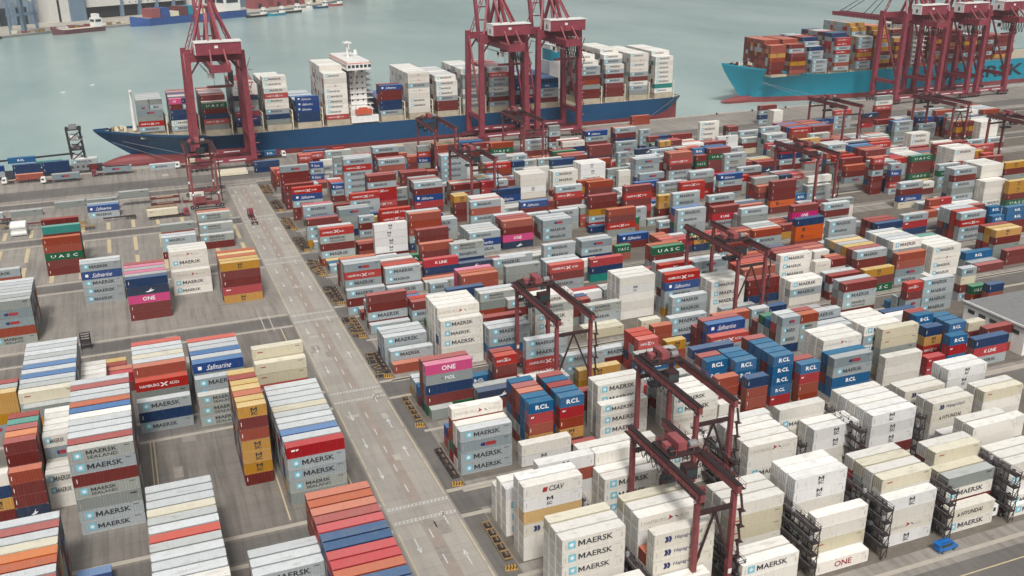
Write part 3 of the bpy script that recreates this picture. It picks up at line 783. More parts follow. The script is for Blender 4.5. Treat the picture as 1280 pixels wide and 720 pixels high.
# ---- one container as a thing with parts (mesh data shared by kind, length and door end)
_cm = {}
JITS = [(0.0, 1.0), (0.25, .93), (0.1, .86), (-.15, 1.02)]
def cont_parts(kd, L, door, var=0):
    key = (kd, L, door, var)
    if key in _cm: return _cm[key]
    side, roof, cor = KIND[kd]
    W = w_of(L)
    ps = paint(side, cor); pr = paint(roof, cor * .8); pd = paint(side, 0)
    reefer = kd in 'wzhpclyo'
    d = {}
    m = MB()          # walls: long sides and blind end, set a hand's width inside the frame
    i = 0.03
    m.face([(i, i, .1), (W - i, i, .1), (W - i, i, CH_ - .08), (i, i, CH_ - .08)], 'cont', ps)
    m.face([(W - i, CW - i, .1), (i, CW - i, .1), (i, CW - i, CH_ - .08), (W - i, CW - i, CH_ - .08)], 'cont', ps)
    xe = W - i if door < 0 else i
    e = [(xe, i, .1), (xe, CW - i, .1), (xe, CW - i, CH_ - .08), (xe, i, CH_ - .08)]
    m.face(e if door < 0 else e[::-1], 'cont', pd)
    m.face([(i, i, .1), (i, CW - i, .1), (W - i, CW - i, .1), (W - i, i, .1)], 'cont', pd)
    if kd in 'MSwzhpclyogPi': id_marks(m, kd, W)
    d['side_walls'] = (m.mesh('side_walls'), None)
    m = MB()
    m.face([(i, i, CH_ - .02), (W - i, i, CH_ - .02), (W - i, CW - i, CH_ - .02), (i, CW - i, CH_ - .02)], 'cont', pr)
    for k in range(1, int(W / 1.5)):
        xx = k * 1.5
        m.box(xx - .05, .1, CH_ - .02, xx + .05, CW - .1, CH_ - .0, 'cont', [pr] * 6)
    d['roof'] = (m.mesh('roof'), None)
    m = MB()
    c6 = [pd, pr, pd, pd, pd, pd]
    for xa in (0, W - .16):
        for ya in (0, CW - .14):
            m.box(xa, ya, 0, xa + .16, ya + .14, CH_, 'cont', c6)
    for ya in (0, CW - .08):
        m.box(.16, ya + .005, 0, W - .16, ya + .075, .14, 'cont', c6)
        m.box(.16, ya + .005, CH_ - .1, W - .16, ya + .075, CH_ - .002, 'cont', c6)
    for xa in (0, W - .08):
        m.box(xa + .005, .14, 0, xa + .075, CW - .14, .14, 'cont', c6)
        m.box(xa + .005, .14, CH_ - .12, xa + .075, CW - .14, CH_ - .003, 'cont', c6)
    for xa in (-.005, W - .175):
        for ya in (-.005, CW - .155):
            for za in (0, CH_ - .115):
                m.box(xa, ya, za, xa + .18, ya + .16, za + .12, 'grey' if not reefer else 'silver')
    d['corner_frame'] = (m.mesh('corner_frame'), None)
    s = -1 if door < 0 else 1
    x0 = 0.03 if door < 0 else W - .03
    for nm, ya, yb in (('door', .14, CW / 2 - .01), ('door', CW / 2 + .01, CW - .14)):
        m = MB()
        a, b = sorted((x0 - s * .03, x0 - s * .08))
        m.box(*sorted((x0 - s * .03, x0 + s * .012))[:1], ya + .02, .2, sorted((x0 - s * .03, x0 + s * .012))[1], yb - .02, CH_ - .2, 'cont', [pd] * 6)
        m.box(a, ya, .14, b, yb, CH_ - .12, 'cont', [pd] * 6)
        rr = MB()
        for q in (.28, .78):
            yy = ya + (yb - ya) * q
            rr.cyl((x0 + s * .04, yy, .1), (x0 + s * .04, yy, CH_ - .1), .04, 5, 'rod')
            a, b = sorted((x0 + s * .04, x0 + s * .08))
            rr.box(a, yy - .18, 1.0, b, yy + .04, 1.09, 'rod')
        d.setdefault('doors', []).append((m.mesh('door'), rr.mesh('locking_rod')))
    if reefer:
        m = MB()
        a, b = sorted((xe, xe + .05 * (1 if door < 0 else -1)))
        m.box(a, .3, .4, b, CW - .3, CH_ - .3, 'grey')
        m.box(a, .5, 1.5, b + (.04 if door < 0 else 0), CW - .5, CH_ - .5, 'dark')
        d['cooling_unit'] = (m.mesh('cooling_unit'), None)
    m = MB()
    lettering(m, kd, W, 0, 0.028, 0, jit=JITS[var])
    if m.f:
        d['lettering'] = (m.mesh('lettering'), None)
    _cm[key] = d
    return d

ORD = ['topmost', 'second from top', 'third from top', 'fourth from top', 'fifth from top', 'sixth from top', 'bottom']
ROWN = ['front row', 'second row', 'third row', 'fourth row', 'fifth row', 'sixth row', 'seventh row', 'eighth row', 'ninth row', 'tenth row', 'eleventh row', 'twelfth row', 'thirteenth row']
NUM = ['first', 'second', 'third', 'fourth', 'fifth', 'sixth', 'seventh', 'eighth', 'ninth', 'tenth', 'eleventh', 'twelfth', 'thirteenth', 'fourteenth', 'fifteenth', 'sixteenth', 'seventeenth', 'eighteenth', 'nineteenth', 'twentieth']
def block_of(c):
    if c['x'] > 50:
        k = min(range(len(FRONTS)), key=lambda q: abs(FRONTS[q] + 6 - c['y']))
        return 'right', k
    return 'left', 0
BLK = ['nearest right block', 'second right block', 'third right block', 'fourth right block', 'fifth right block', 'sixth right block', 'seventh right block',
       'eighth right block', 'ninth right block', 'tenth right block', 'eleventh right block', 'quayside right block']
stack_name = {}
groups = {}
for ci, c in enumerate(columns):
    sd_, k = block_of(c)
    key = (sd_, k) if sd_ == 'right' else ('left', c['bay'])
    groups.setdefault(key, []).append(ci)
for (sd_, k), mem in groups.items():
    if sd_ == 'right':
        # stacks in this block: rows from the front, then counted from the road
        rows = {}
        for ci in mem:
            r = int(round((columns[ci]['y'] - FRONTS[k]) / 2.85))
            rows.setdefault(max(0, min(12, r + 1)), []).append(ci)
        for ri, r in enumerate(sorted(rows)):
            for j, ci in enumerate(sorted(rows[r], key=lambda q: columns[q]['x'])):
                stack_name[ci] = '%s stack from road, %s, %s' % (NUM[min(j, 19)], ROWN[ri], BLK[k])
SHORT = {'a': 'tan container', 'M': 'grey starred container', 'S': 'grey two-line-lettered container', 'w': 'white starred container', 'z': 'white black-lettered container',
 'h': 'white red-arrowed container', 'p': 'plain white container', 'c': 'white slant-lettered container', 'l': 'white chevron-marked container', 'y': 'white wide-lettered container',
 'o': 'white red-lettered container', 'R': 'bright red container', 'r': 'maroon container', 'u': 'rust brown container', 'q': 'plain red container', 'K': 'crimson container',
 'B': 'blue script-lettered container', 'n': 'slate container', 'N': 'navy container', 'O': 'magenta container', 'Y': 'mustard container', 'G': 'green container', 'C': 'bright blue container',
 'g': 'plain grey container', 'P': 'grey badged container', 't': 'teal container', 'H': 'orange container', 'L': 'light grey container', 'i': 'cream container'}
lb = sorted([k for (s, k) in groups if s == 'left'], key=lambda b: min(columns[ci]['y'] for ci in groups[('left', b)]))
fr = {}
for b in lb:
    mem = sorted(groups[('left', b)], key=lambda q: columns[q]['y'])
    fr.setdefault(columns[mem[0]]['tiers'][-1], []).append(b)
for b in lb:
    mem = sorted(groups[('left', b)], key=lambda q: columns[q]['y'])
    kd0 = columns[mem[0]]['tiers'][-1]
    sib = fr[kd0]; q = sib.index(b)
    pos = '' if len(sib) == 1 else (NUM[q] + ' ')
    for j, ci in enumerate(mem):
        stack_name[ci] = '%s, %sleft row fronted by %s' % ('front stack' if j == 0 else NUM[j] + ' stack back', pos, SHORT[kd0])

def lab(kd, tf, n, sn):
    t = 'bottom' if (tf == n - 1 and n > 1) else ORD[min(tf, 6)]
    for look, tt in ((LOOK[kd], t), (SHORT[kd], t), (SHORT[kd], t.replace(' from top', ' down')), (SHORT[kd].replace(' container', ''), t.replace(' from top', ' down'))):
        s = '%s, %s, %s' % (look, tt, sn)
        if len(s.split()) <= 16: return s
    return s

used = set()
random.seed(99)
for i in sorted(NEAR):
    x, y, z, L, kd, ci, k = conts[i]
    c = columns[ci]
    door = -1 if x > 30 else 1
    d = cont_parts(kd, L, door, (i * 7) % 4 if kd in 'MSwzhRY' else 0)
    rt = empty('shipping_container', (x, y, z))
    v = random.random()
    lb_ = lab(kd, len(c['tiers']) - 1 - k, len(c['tiers']), stack_name[ci])
    tag(rt, lb_, 'container', 'shipping containers stacked in the yard')
    used.add(lb_)
    def part(nm, me, par):
        o = bpy.data.objects.new(nm, me); COL.objects.link(o); o.parent = par
        o.color = (v, 0, 0, 1)
        return o
    for nm in ('side_walls', 'roof', 'corner_frame', 'cooling_unit', 'lettering'):
        if nm in d: part(nm, d[nm][0], rt)
    for dm, rm in d['doors']:
        dd = part('door', dm, rt); part('locking_rod', rm, dd)
print('labels', len(used), 'max words', max(len(u.split()) for u in used))

# ---- every other container of the yard and of the ships' decks: one object
mb = MB()
def stuff_cont(x, y, z, L, kd, seen, near):
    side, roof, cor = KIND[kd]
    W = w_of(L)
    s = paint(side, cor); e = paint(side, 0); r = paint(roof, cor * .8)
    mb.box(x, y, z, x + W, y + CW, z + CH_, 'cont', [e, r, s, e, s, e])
    if seen:
        lettering(mb, kd, W, x, y, z, lo=True, jit=random.choice(JITS))
        xx = x - .03 if x > 0 else x + W + .03
        for q in (.2, .38, .5, .62, .8):
            p = [(xx, y + CW * q - .03, z + .1), (xx, y + CW * q + .03, z + .1), (xx, y + CW * q + .03, z + CH_ - .1), (xx, y + CW * q - .03, z + CH_ - .1)]
            mb.face(p if x <= 0 else p[::-1], 'rod')
for i, (x, y, z, L, kd, ci, k) in enumerate(conts):
    if i in NEAR: continue
    if ci >= 0: stuff_cont(x, y, z, L, kd, cnt[i] > 0, y < 300)
for i, (x, y, z, L, kd, ci, k) in enumerate(conts):
    if ci == -1 or (ci == -2 and L != 400): stuff_cont(x, y, z, L, kd, True if ci == -2 else cnt[i] > 0, False)
    elif ci == -2:
        side, roof, cor = KIND[kd]; s = paint(side, 0)
        mb.box(x, y, z, x + 2.44, y + 12.19, z + 2.7, 'cont', [s, paint(roof), s, s, s, s])

o = mb.obj('stacked_containers')
o.color = (0, 1, 0, 1)
o['kind'] = 'stuff'
o['label'] = 'remaining shipping containers stacked across the yard and on the ships'
o['category'] = 'containers'

# ------------------------------------------------------------------ ground, quay, water
def ground_mat(name, base, dark, light, crack=0.5, tyre=0.4):
    m, n, b = new_mat(name)
    g = n.nodes.new('ShaderNodeNewGeometry')
    P = g.outputs['Position']
    a = noise(n, P, 0.035, 6, 0.62)
    c = mixc(n, ramp(n, a, 0.35, 0.65), dark, light)
    c = mixc(n, 0.5, c, base)
    s = noise(n, mapping(n, P, (1.0, 0.05, 1)), 0.55, 5, 0.7)          # tyre tracks along the road
    c = mixc(n, ramp(n, s, 0.46, 0.66, 0, tyre), c, tuple(v * 0.45 for v in dark))
    s2 = noise(n, mapping(n, P, (0.05, 1.0, 1)), 0.6, 5, 0.7)
    c = mixc(n, ramp(n, s2, 0.55, 0.75, 0, tyre * .7), c, tuple(v * 0.5 for v in dark))
    o = noise(n, P, 0.5, 8, 0.75)
    c = mixc(n, ramp(n, o, 0.58, 0.72, 0, crack), c, tuple(v * 0.4 for v in dark))
    br = n.nodes.new('ShaderNodeTexBrick')
    n.links.new(P, br.inputs['Vector'])
    br.inputs['Scale'].default_value = 1.0
    br.inputs['Brick Width'].default_value = 7.5
    br.inputs['Row Height'].default_value = 5.0
    br.inputs['Mortar Size'].default_value = 0.06
    br.offset = 0.0
    br.inputs['Color1'].default_value = (1, 1, 1, 1)
    br.inputs['Color2'].default_value = (0.88, 0.88, 0.88, 1)
    br.inputs['Mortar'].default_value = (0.62, 0.62, 0.62, 1)
    c = mixc(n, 0.7, c, br.outputs['Color'], 'MULTIPLY')
    n.links.new(c, b.inputs['Base Color'])
    b.inputs['Roughness'].default_value = 0.85
    return m
MAT['apron'] = ground_mat('yard_concrete', lin(150, 144, 136), lin(112, 107, 101), lin(160, 154, 145), .55, .45)
MAT['road'] = ground_mat('road_concrete', lin(166, 160, 151), lin(148, 143, 135), lin(176, 170, 160), 0.35, 0.26)
MAT['asphalt'] = ground_mat('old_asphalt', lin(108, 104, 100), lin(88, 85, 82), lin(126, 121, 115), 0.4, 0.3)
MAT['darkpave'] = ground_mat('dark_yard_paving', lin(130, 123, 116), lin(98, 94, 89), lin(140, 134, 126), .55, .48)
MAT['brownstrip'] = plain('road_centre_strip', lin(150, 138, 128), 0.85, 0, 0.12, 0.3)
MAT['beam'] = plain('runway_beam_concrete', lin(170, 162, 150), 0.85, 0, 0.12, 0.2)
MAT['slab'] = plain('stack_pad_concrete', lin(104, 97, 88), 0.85, 0, 0.25, 0.3)  # tone darkened to put the shade of the gaps between stacks into it
MAT['paintw'] = plain('white_road_paint', (0.55, 0.55, 0.53), 0.7, 0, 0.15, 1.0)
MAT['painty'] = plain('yellow_road_paint', lin(192, 176, 142), 0.7, 0, 0.15, 1.0)
MAT['landfar'] = plain('far_wharf_concrete', lin(170, 164, 152), 0.85, 0, 0.15, 0.05)

def sheet(name, polys, mat, z):
    m = MB()
    for p in polys:
        m.face([(a, b, z) for a, b in p], mat)
    return struct(m.obj(name))
def rect(x0, y0, x1, y1): return [(x0, y0), (x1, y0), (x1, y1), (x0, y1)]
XL, XR = -900, 1400
m = MB()
m.box(XL, -400, -8, XR, 0, 0, 'apron')
m.hexa([(XL, 0, -8), (XR, 0, -8), (XR, QUAY(XR), -8), (XL, QUAY(XL), -8),
        (XL, 0, 0), (XR, 0, 0), (XR, QUAY(XR), 0), (XL, QUAY(XL), 0)], 'apron')
ground = struct(m.obj('ground'))
m = MB()   # quay edge kerb and fenders
struct(MB().hexa([(XL, QUAY(XL) - 1.2, 0), (XR, QUAY(XR) - 1.2, 0), (XR, QUAY(XR) + .25, 0), (XL, QUAY(XL) + .25, 0),
        (XL, QUAY(XL) - 1.2, .35), (XR, QUAY(XR) - 1.2, .35), (XR, QUAY(XR) + .25, .35), (XL, QUAY(XL) + .25, .35)], 'beam') or None) if 0 else None
m.hexa([(XL, QUAY(XL) - 1.2, 0.003), (XR, QUAY(XR) - 1.2, .003), (XR, QUAY(XR) + .25, .003), (XL, QUAY(XL) + .25, .003),
        (XL, QUAY(XL) - 1.2, .35), (XR, QUAY(XR) - 1.2, .35), (XR, QUAY(XR) + .25, .35), (XL, QUAY(XL) + .25, .35)], 'beam')
struct(m.obj('quay_kerb'))

# water
m, n, b = new_mat('harbour_water')
g = n.nodes.new('ShaderNodeNewGeometry')
big = noise(n, mapping(n, g.outputs['Position'], (1, .45, 1)), 0.006, 4, 0.6)
c = mixc(n, ramp(n, big, 0.35, 0.65), lin(144, 168, 163), lin(170, 188, 184))  # pale base has the overcast sky's reflection painted in
n.links.new(c, b.inputs['Base Color'])
b.inputs['Roughness'].default_value = 0.18
b.inputs['IOR'].default_value = 1.33
bp = n.nodes.new('ShaderNodeBump')
bp.inputs['Strength'].default_value = 0.5
bp.inputs['Distance'].default_value = 0.6
n.links.new(noise(n, mapping(n, g.outputs['Position'], (1, 2.2, 1)), 0.22, 5, 0.7), bp.inputs['Height'])
n.links.new(bp.outputs[0], b.inputs['Normal'])
MAT['water'] = m
sheet('water', [[(-6000, 300), (9000, 300), (9000, 9000), (-6000, 9000)]], 'water', -3.0)

# road and its markings
RX0, RX1 = 39.3, 53.2
sheet('road', [rect(RX0, 60, RX1, 459)], 'road', 0.004)
sheet('road_centre_strip', [rect(45.1, 60 if i == 0 else a, 47.7, bb) for i, (a, bb) in enumerate([(60, 165), (173, 222.5), (230.5, 280.5), (288.5, 338.5), (346.5, 396.5), (404.5, 459)])], 'brownstrip', 0.008)
CROSS = [(107, 114), (165.5, 172.5), (223, 230), (281, 288), (339, 346), (397, 404), (455, 462)]
sheet('yard_lane', [rect(-300, a, 38.9, bb) for a, bb in CROSS[1:]] + [rect(53.6, a, 640, bb) for a, bb in CROSS[1:]], 'asphalt', 0.004)
sheet('crane_runway', [rect(x0, y, x1, y + 1.3) for a, bb in CROSS[1:] for y in (a - 2.2, bb + .9) for x0, x1 in ((-300, 38.9), (53.6, 640))] +
      [rect(57, f_ - 4.6, 640, f_ - 3.5) for f_ in FRONTS], 'beam', 0.010)
sheet('left_yard_paving', [rect(-300, 60, 38.9, 282)], 'darkpave', 0.002)
sheet('verge', [rect(53.6, a, 58.3, bb) for a, bb in ((60, 107), (114, 165.4), (172.6, 222.9), (230.1, 280.9), (288.1, 338.9), (346.1, 396.9), (404.1, 458))], 'asphalt', 0.003)
sheet('stack_pad', [rect(58.5, f_ - .6, 640, f_ + 17.6) for f_ in FRONTS], 'slab', 0.004)
sheet('quay_road', [[(XL, 470), (XR, 470), (XR, 486), (XL, 486)]], 'asphalt', 0.004)
sheet('south_road', [rect(53.6, 96, 640, 113.2)], 'asphalt', 0.004)
q = []
for y in np.arange(78, 455, 9.0):                       # lane dashes and edge lines
    if any(a - 1 < y + 1.5 < bb + 1 for a, bb in CROSS): continue
    q.append(rect(45.8, y, 46.05, y + 3.2))
for i, y in enumerate(np.arange(84, 455, 14.5)):        # straight-ahead arrows
    if any(a - 3 < y + 2 < bb + 3 for a, bb in CROSS): continue
    for xx, s in ((42.2, -1), (50.2, 1)):
        yy = y + (6 if s > 0 else 0)
        q.append(rect(xx - .12, yy, xx + .12, yy + 3.6))
        e = yy + 3.6 if s > 0 else yy
        q.append([(xx - .55, e - s * .2), (xx + .55, e - s * .2), (xx, e + s * 1.6)][::s])
for a, bb in CROSS[1:3] + CROSS[3:]:                    # hatched bars at each crossing
    for y in (a + .4, bb - 1.2):
        q.append(rect(39.6, y, 53, y + .14)); q.append(rect(39.6, y + .8, 53, y + .94))
        for x in np.arange(39.8, 52.6, .85):
            q.append([(x, y + .14), (x + .25, y + .14), (x + .6, y + .8), (x + .35, y + .8)])
    for x in (30.5, 33.0):
        q.append(rect(x, a - 3, x + .18, bb + 3))
for x in np.arange(70, 600, 11):
    q.append(rect(x, 104.2, x + 4, 104.4))
q.append(rect(60, 100.1, 640, 100.3))
sheet('white_road_marking', q, 'paintw', 0.014)
q = []
segs = [(62, 105)] + [(CROSS[i][1] + 1, CROSS[i + 1][0] - 1) for i in range(len(CROSS) - 1)]
for a, bb in segs:
    for k in range(3):
        w = (bb - a) / 3
        q.append(rect(52.75, a + k * w, 52.98, a + (k + .9) * w))
        q.append(rect(39.6, a + k * w, 39.8, a + (k + .9) * w))
q.append(rect(56, 109.6, 640, 109.9))
for y0, y1 in ((346.5, 396), (404.6, 452)):              # parking bay lines on the left
    for x in np.arange(-70, 36, 9.5):
        q.append(rect(x, y0 + 3, x + 1.4, y1 - 26 if y0 < 400 else y0 + 14))
        if y0 < 400: q.append(rect(x, y1 - 20, x + 1.4, y1 - 2))
for x in (-5.2, -4.4, 20.2, 35.0):
    q.append(rect(x, 176, x + .3, 222))
    q.append(rect(x, 232, x + .3, 279))
sheet('yellow_road_marking', q, 'painty', 0.018)

# ------------------------------------------------------------------ ships
def ship(name, x0, x1, yc0, B, zdeck, zbow, zwl, hull, label, rot=0.0235, bottom='hull1b', teal=False, bowlen=75, name_txt=None):
    root = empty(name, ((x0 + x1) / 2, yc0 + QUAY((x0 + x1) / 2), 0), math.atan(rot))
    xm = (x0 + x1) / 2
    L = x1 - x0
    st = []
    N = 44
    for i in range(N + 1):
        t = i / N
        x = t ** 1.3 * L if t < .5 else (.5 ** 1.3 + (t - .5) / .5 * (1 - .5 ** 1.3)) * L
        s = min(1, x / bowlen)
        bd = B / 2 * (1 - (1 - s) ** 2.4)
        bw = B / 2 * max(0, 1 - (1 - max(0, min(1, (x - 16) / (bowlen + 25)))) ** 1.9)
        e = max(0, (x - (L - 22)) / 22)
        bd *= 1 - .16 * e ** 3
        bw *= 1 - .35 * e ** 1.6
        zt = zdeck + (zbow - zdeck) * max(0, 1 - x / (bowlen * .8)) ** 1.5 + (0 if x > 45 else 0)
        zb_ = zwl + e ** 2 * 6.0
        lean = 1 - max(0, 1 - x / 26)
        st.append((x - L / 2, bd, bw, zt, zb_, lean))
    def rows(x, bd, bw, zt, zb_, lean):
        R = []
        for k, u in enumerate((0, .25, .55, .8, 1)):
            b_ = bw + (bd - bw) * u ** 1.4
            z = zb_ + (zt - zb_) * u
            rake = (1 - u) ** 1.15 * 17 * (1 - lean)
            R.append((x + rake, b_, z))
        R.append((x, bd, zt + (1.1 if x < -L / 2 + 55 else 0.35)))
        return R
    m = MB(); mbot = MB()
    RR = [rows(*s) for s in st]
    for sgn in (-1, 1):
        for a, b in zip(RR, RR[1:]):
            for k in range(len(a) - 1):
                p = [(a[k][0], sgn * a[k][1], a[k][2]), (b[k][0], sgn * b[k][1], b[k][2]),
                     (b[k + 1][0], sgn * b[k + 1][1], b[k + 1][2]), (a[k + 1][0], sgn * a[k + 1][1], a[k + 1][2])]
                m.face(p if sgn < 0 else p[::-1], hull)
            p = [(a[0][0], sgn * a[0][1], a[0][2]), (b[0][0], sgn * b[0][1], b[0][2]), (b[0][0], sgn * b[0][1] * .97, -8), (a[0][0], sgn * a[0][1] * .9, -8)]
            mbot.face(p[::-1] if sgn < 0 else p, bottom)
    a = RR[-1]
    for k in range(len(a) - 1):
        m.face([(a[k][0], a[k][1], a[k][2]), (a[k][0], -a[k][1], a[k][2]), (a[k + 1][0], -a[k + 1][1], a[k + 1][2]), (a[k + 1][0], a[k + 1][1], a[k + 1][2])][::-1], hull)
    m.obj('hull', root)
    # red bottom with bulbous bow
    for i in range(10):
        xa = -L / 2 + 1.5 + i * 2.6
        ra = 4.3 * math.sin(math.pi * min(1, (i + .6) / 7) / 2) * (1 if L < 350 else .7); rb = 4.3 * math.sin(math.pi * min(1, (i + 1.6) / 7) / 2) * (1 if L < 350 else .7)
        mbot.cyl((xa, 0, -1.6), (xa + 2.6, 0, -1.6), ra, 14, bottom, rb)
    mbot.obj('bottom', root)
    d = MB()
    for a, b, s1, s2 in zip(RR, RR[1:], st, st[1:]):
        d.face([(s1[0], -s1[1] * .985, s1[3] - .05), (s2[0], -s2[1] * .985, s2[3] - .05), (s2[0], s2[1] * .985, s2[3] - .05), (s1[0], s1[1] * .985, s1[3] - .05)], 'deck')
    d.obj('deck', root)
    return root, L, st

ship1, L1, st1 = ship('container_ship', -16, 322, 23, 41, 12, 16.0, 2.2, 'hull1', '')
tag(ship1, 'dark blue hulled container ship moored along the quay behind the red cranes', 'ship')
X1 = lambda x: x - (-16 + 322) / 2
# hatch coamings and lashing bridges between the bays
bays1 = [b[0] for b in S1]
for x in bays1:
    m = MB()
    hw = 10.5 if x < 15 else (15 if x < 30 else 19.3)
    m.box(X1(x) - .2, -hw, 12, X1(x) + 12.4, hw, 15.5, 'deck')
    m.obj('hatch_cover', ship1)
    m = MB()
    for yy in np.linspace(-hw, hw, 9):
        m.box(X1(x) + 12.9, yy - .25, 12, X1(x) + 13.4, yy + .25, 22, 'cream')
    for z in (16, 19, 22):
        m.box(X1(x) + 12.8, -hw, z, X1(x) + 13.5, hw, z + .25, 'cream')
    m.obj('lashing_bridge', ship1)
# superstructure
sp = MB()
cx = X1(120)
sp.box(cx - 4.5, -11, 20, cx + 4.5, 11, 41, 'white'); sp.box(cx - 6, -16, 12, cx + 6, 16, 20, 'white')
for z in np.arange(15, 41, 3.1):
    sp.box(cx - 4.7, -11.6, z, cx + 8.0, 11.6, z + .16, 'white'); sp.box(cx + 7.6, -11.6, z + 1, cx + 7.7, 11.6, z + 1.1, 'silver'); sp.beam((cx + 5.5, -9 if int(z) % 2 else 9, z), (cx + 5.5, 9 if int(z) % 2 else -9, z + 3.1), .8, .15, 'silver')
sp_o = sp.obj('superstructure', ship1)
m = MB()
for z in np.arange(16, 40, 3.1):
    for yy in np.arange(-14, 15, 3.4):
        m.box(cx - 4.56, yy * .7, z + .9, cx - 4.48, yy * .7 + .8, z + 1.9, 'glass') if z > 20 else None
    for xx in (-4, -1, 2):
        m.box(cx + xx, -11.06, z + .9, cx + xx + .8, -10.98, z + 1.9, 'glass') if z > 20 else None
m.obj('window', sp_o)
m = MB()
m.box(cx - 8, -20.5, 41, cx + 5, 20.5, 44.4, 'white')
m.box(cx - 8, -20.5, 44.4, cx + 5, 20.5, 44.7, 'orange'); m.box(cx - 7.6, -20, 44.7, cx + 4.6, 20, 45.6, 'white')
m.hexa([(cx - 6, -20, 40.9), (cx - 3, -20, 40.9), (cx - 3, -11, 40.9), (cx - 6, -11, 40.9), (cx - 6, -20, 41), (cx - 3, -20, 41), (cx - 3, -11, 41), (cx - 6, -11, 41)], 'white'); m.beam((cx - 3, -20, 40.8), (cx - 3, -11, 31), 1.0, 1.0, 'white')
m.beam((cx - 3, 20, 40.8), (cx - 3, 11, 31), 1.0, 1.0, 'white')
br = m.obj('bridge_deck', ship1)
m = MB()
for yy in np.arange(-19.6, 19, 2.2):
    m.box(cx - 8.05, yy, 42.3, cx - 7.9, yy + 1.5, 43.8, 'glass')
for xx in np.arange(-7.4, 4, 2.2):
    m.box(cx + xx, -20.55, 42.3, cx + xx + 1.5, -20.4, 43.8, 'glass')
m.obj('window', br)
m = MB()
m.cyl((cx - 2, 0, 45.6), (cx - 2, 0, 54), .9, 8, 'white', .6)
m.box(cx - 4.2, -2.5, 53, cx, 2.5, 53.5, 'white'); m.box(cx - 2.2, -4, 50, cx - 1.7, 4, 50.4, 'white')
m.cyl((cx - 2, -3.4, 50), (cx - 2, -3.4, 53.5), .25, 6, 'white')
m.obj('radar_mast', ship1)
m = MB()
m.cyl((cx, -9, 45.6), (cx, -9, 48), .4, 8, 'white'); m.cyl((cx, -9, 48), (cx, -9, 50.4), 1.2, 10, 'white', .7)
m.obj('radome', ship1)
for yy in (-19.6,):
    m = MB(); m.box(cx - 4.4, yy - 1.3, 17.5, cx + 4.4, yy + 1.4, 20, 'orange'); m.box(cx - 2.5, yy - .9, 20, cx + 2, yy + 1, 20.9, 'orange')
    lb_o = m.obj('lifeboat', ship1)
    m = MB(); m.beam((cx - 4, yy + 2, 14), (cx - 4, yy, 23), .5, .5, 'white'); m.beam((cx + 4, yy + 2, 14), (cx + 4, yy, 23), .5, .5, 'white')
    m.box(cx - 7, yy - .8, 13, cx + 8, yy + 2, 16.5, 'white')
    m.obj('davit', lb_o)
# funnel and engine casing
m = MB()
fx = X1(242)
m.box(fx - 5, -7, 12, fx + 5, 7, 37, 'white')
m.obj('engine_casing', ship1)
m = MB()
m.box(fx - 4, -5.5, 37, fx + 4, 5.5, 43.5, 'hull2'); m.box(fx - 4.02, -5.52, 43.5, fx + 4.02, 5.52, 46, 'white')
for yy in (-3, 0, 3): m.cyl((fx, yy, 46), (fx, yy, 48), .6, 8, 'dark')
m.obj('funnel', ship1)
m = MB()   # foremast on the bow
fx = X1(4)
m.cyl((fx, 0, 15), (fx, 0, 35), 1.1, 8, 'white', .6); m.box(fx - .6, -2.6, 34.6, fx + .6, 2.6, 35.2, 'white')
m.obj('foremast', ship1)
m = MB()
random.seed(5)
for i in range(16):
    xx = X1(random.uniform(-10, 1)); yy = random.uniform(-1, 1) * max(0.5, (xx - X1(-14)) * .45)
    m.box(xx, yy, 15.5, xx + random.uniform(.5, 1.6), yy + random.uniform(.5, 1.6), 15.5 + random.uniform(.7, 2.0), random.choice(['cream', 'cream', 'dark', 'tan']))
m.obj('mooring_winches', ship1)
m = MB()
for (xa, xb) in ((-8, 22), (-3, 38), (318, 296)):
    pa = Vector((X1(xa), -12 if xa < 100 else -19, 12)); pb = Vector((X1(xb), -22.2, .8))
    m.cyl(pa, pb, .09, 5, 'grey')
m.obj('mooring_line', ship1)

ship2, L2, st2 = ship('container_ship', 376, 740, 42, 42, 15.5, 23.5, 0.5, 'hull2', '', bowlen=88)
tag(ship2, 'bright teal hulled container ship with its bow towards the open quay', 'ship')
X2 = lambda x: x - (376 + 740) / 2
for x, *_ in S2:
    m = MB(); m.box(X2(x) - .2, -18, 15.5, X2(x) + 12.4, 18, 16.9, 'deck'); m.obj('hatch_cover', ship2)
    m = MB()
    for z in (19, 22): m.box(X2(x) + 12.8, -19, z, X2(x) + 13.5, 19, z + .25, 'reddark')
    for yy in np.linspace(-19, 19, 8): m.box(X2(x) + 12.9, yy - .2, 15.5, X2(x) + 13.4, yy + .2, 22, 'reddark')
    m.obj('lashing_bridge', ship2)
m = MB()
put(m, text_tpl('MAERSK', 'ink', bold=.02), X2(553), 3.6, 80, 8.6, y=-21.2)
m.obj('lettering', ship2)
m = MB(); m.box(X2(526), -16, 11, X2(536), 16, 40, 'white')
for z in np.arange(14, 40, 3.1): m.box(X2(525.4), -17.6, z, X2(536.8), 17.6, z + .22, 'white')
m.box(X2(524), -20.5, 40, X2(535), 20.5, 43.6, 'white')
s2o = m.obj('superstructure', ship2)
m = MB()
for z in np.arange(15.2, 40, 3.1):
    for xx in (527.5, 530, 532.5): m.box(X2(xx), -16.05, z, X2(xx) + 1, -15.9, z + 1.1, 'glass')
m.obj('window', s2o)
m = MB(); m.box(X2(528), -20, 15.5, X2(534), -17.6, 18, 'orange'); m.obj('lifeboat', ship2)
m = MB()
for i in range(12):
    xx = X2(random.uniform(384, 398)); yy = random.uniform(-3, 3)
    m.box(xx, yy, 22.0, xx + 1.2, yy + 1.2, 23.5 + random.random(), random.choice(['reddark', 'dark', 'cream']))
m.obj('mooring_winches', ship2)
m = MB()
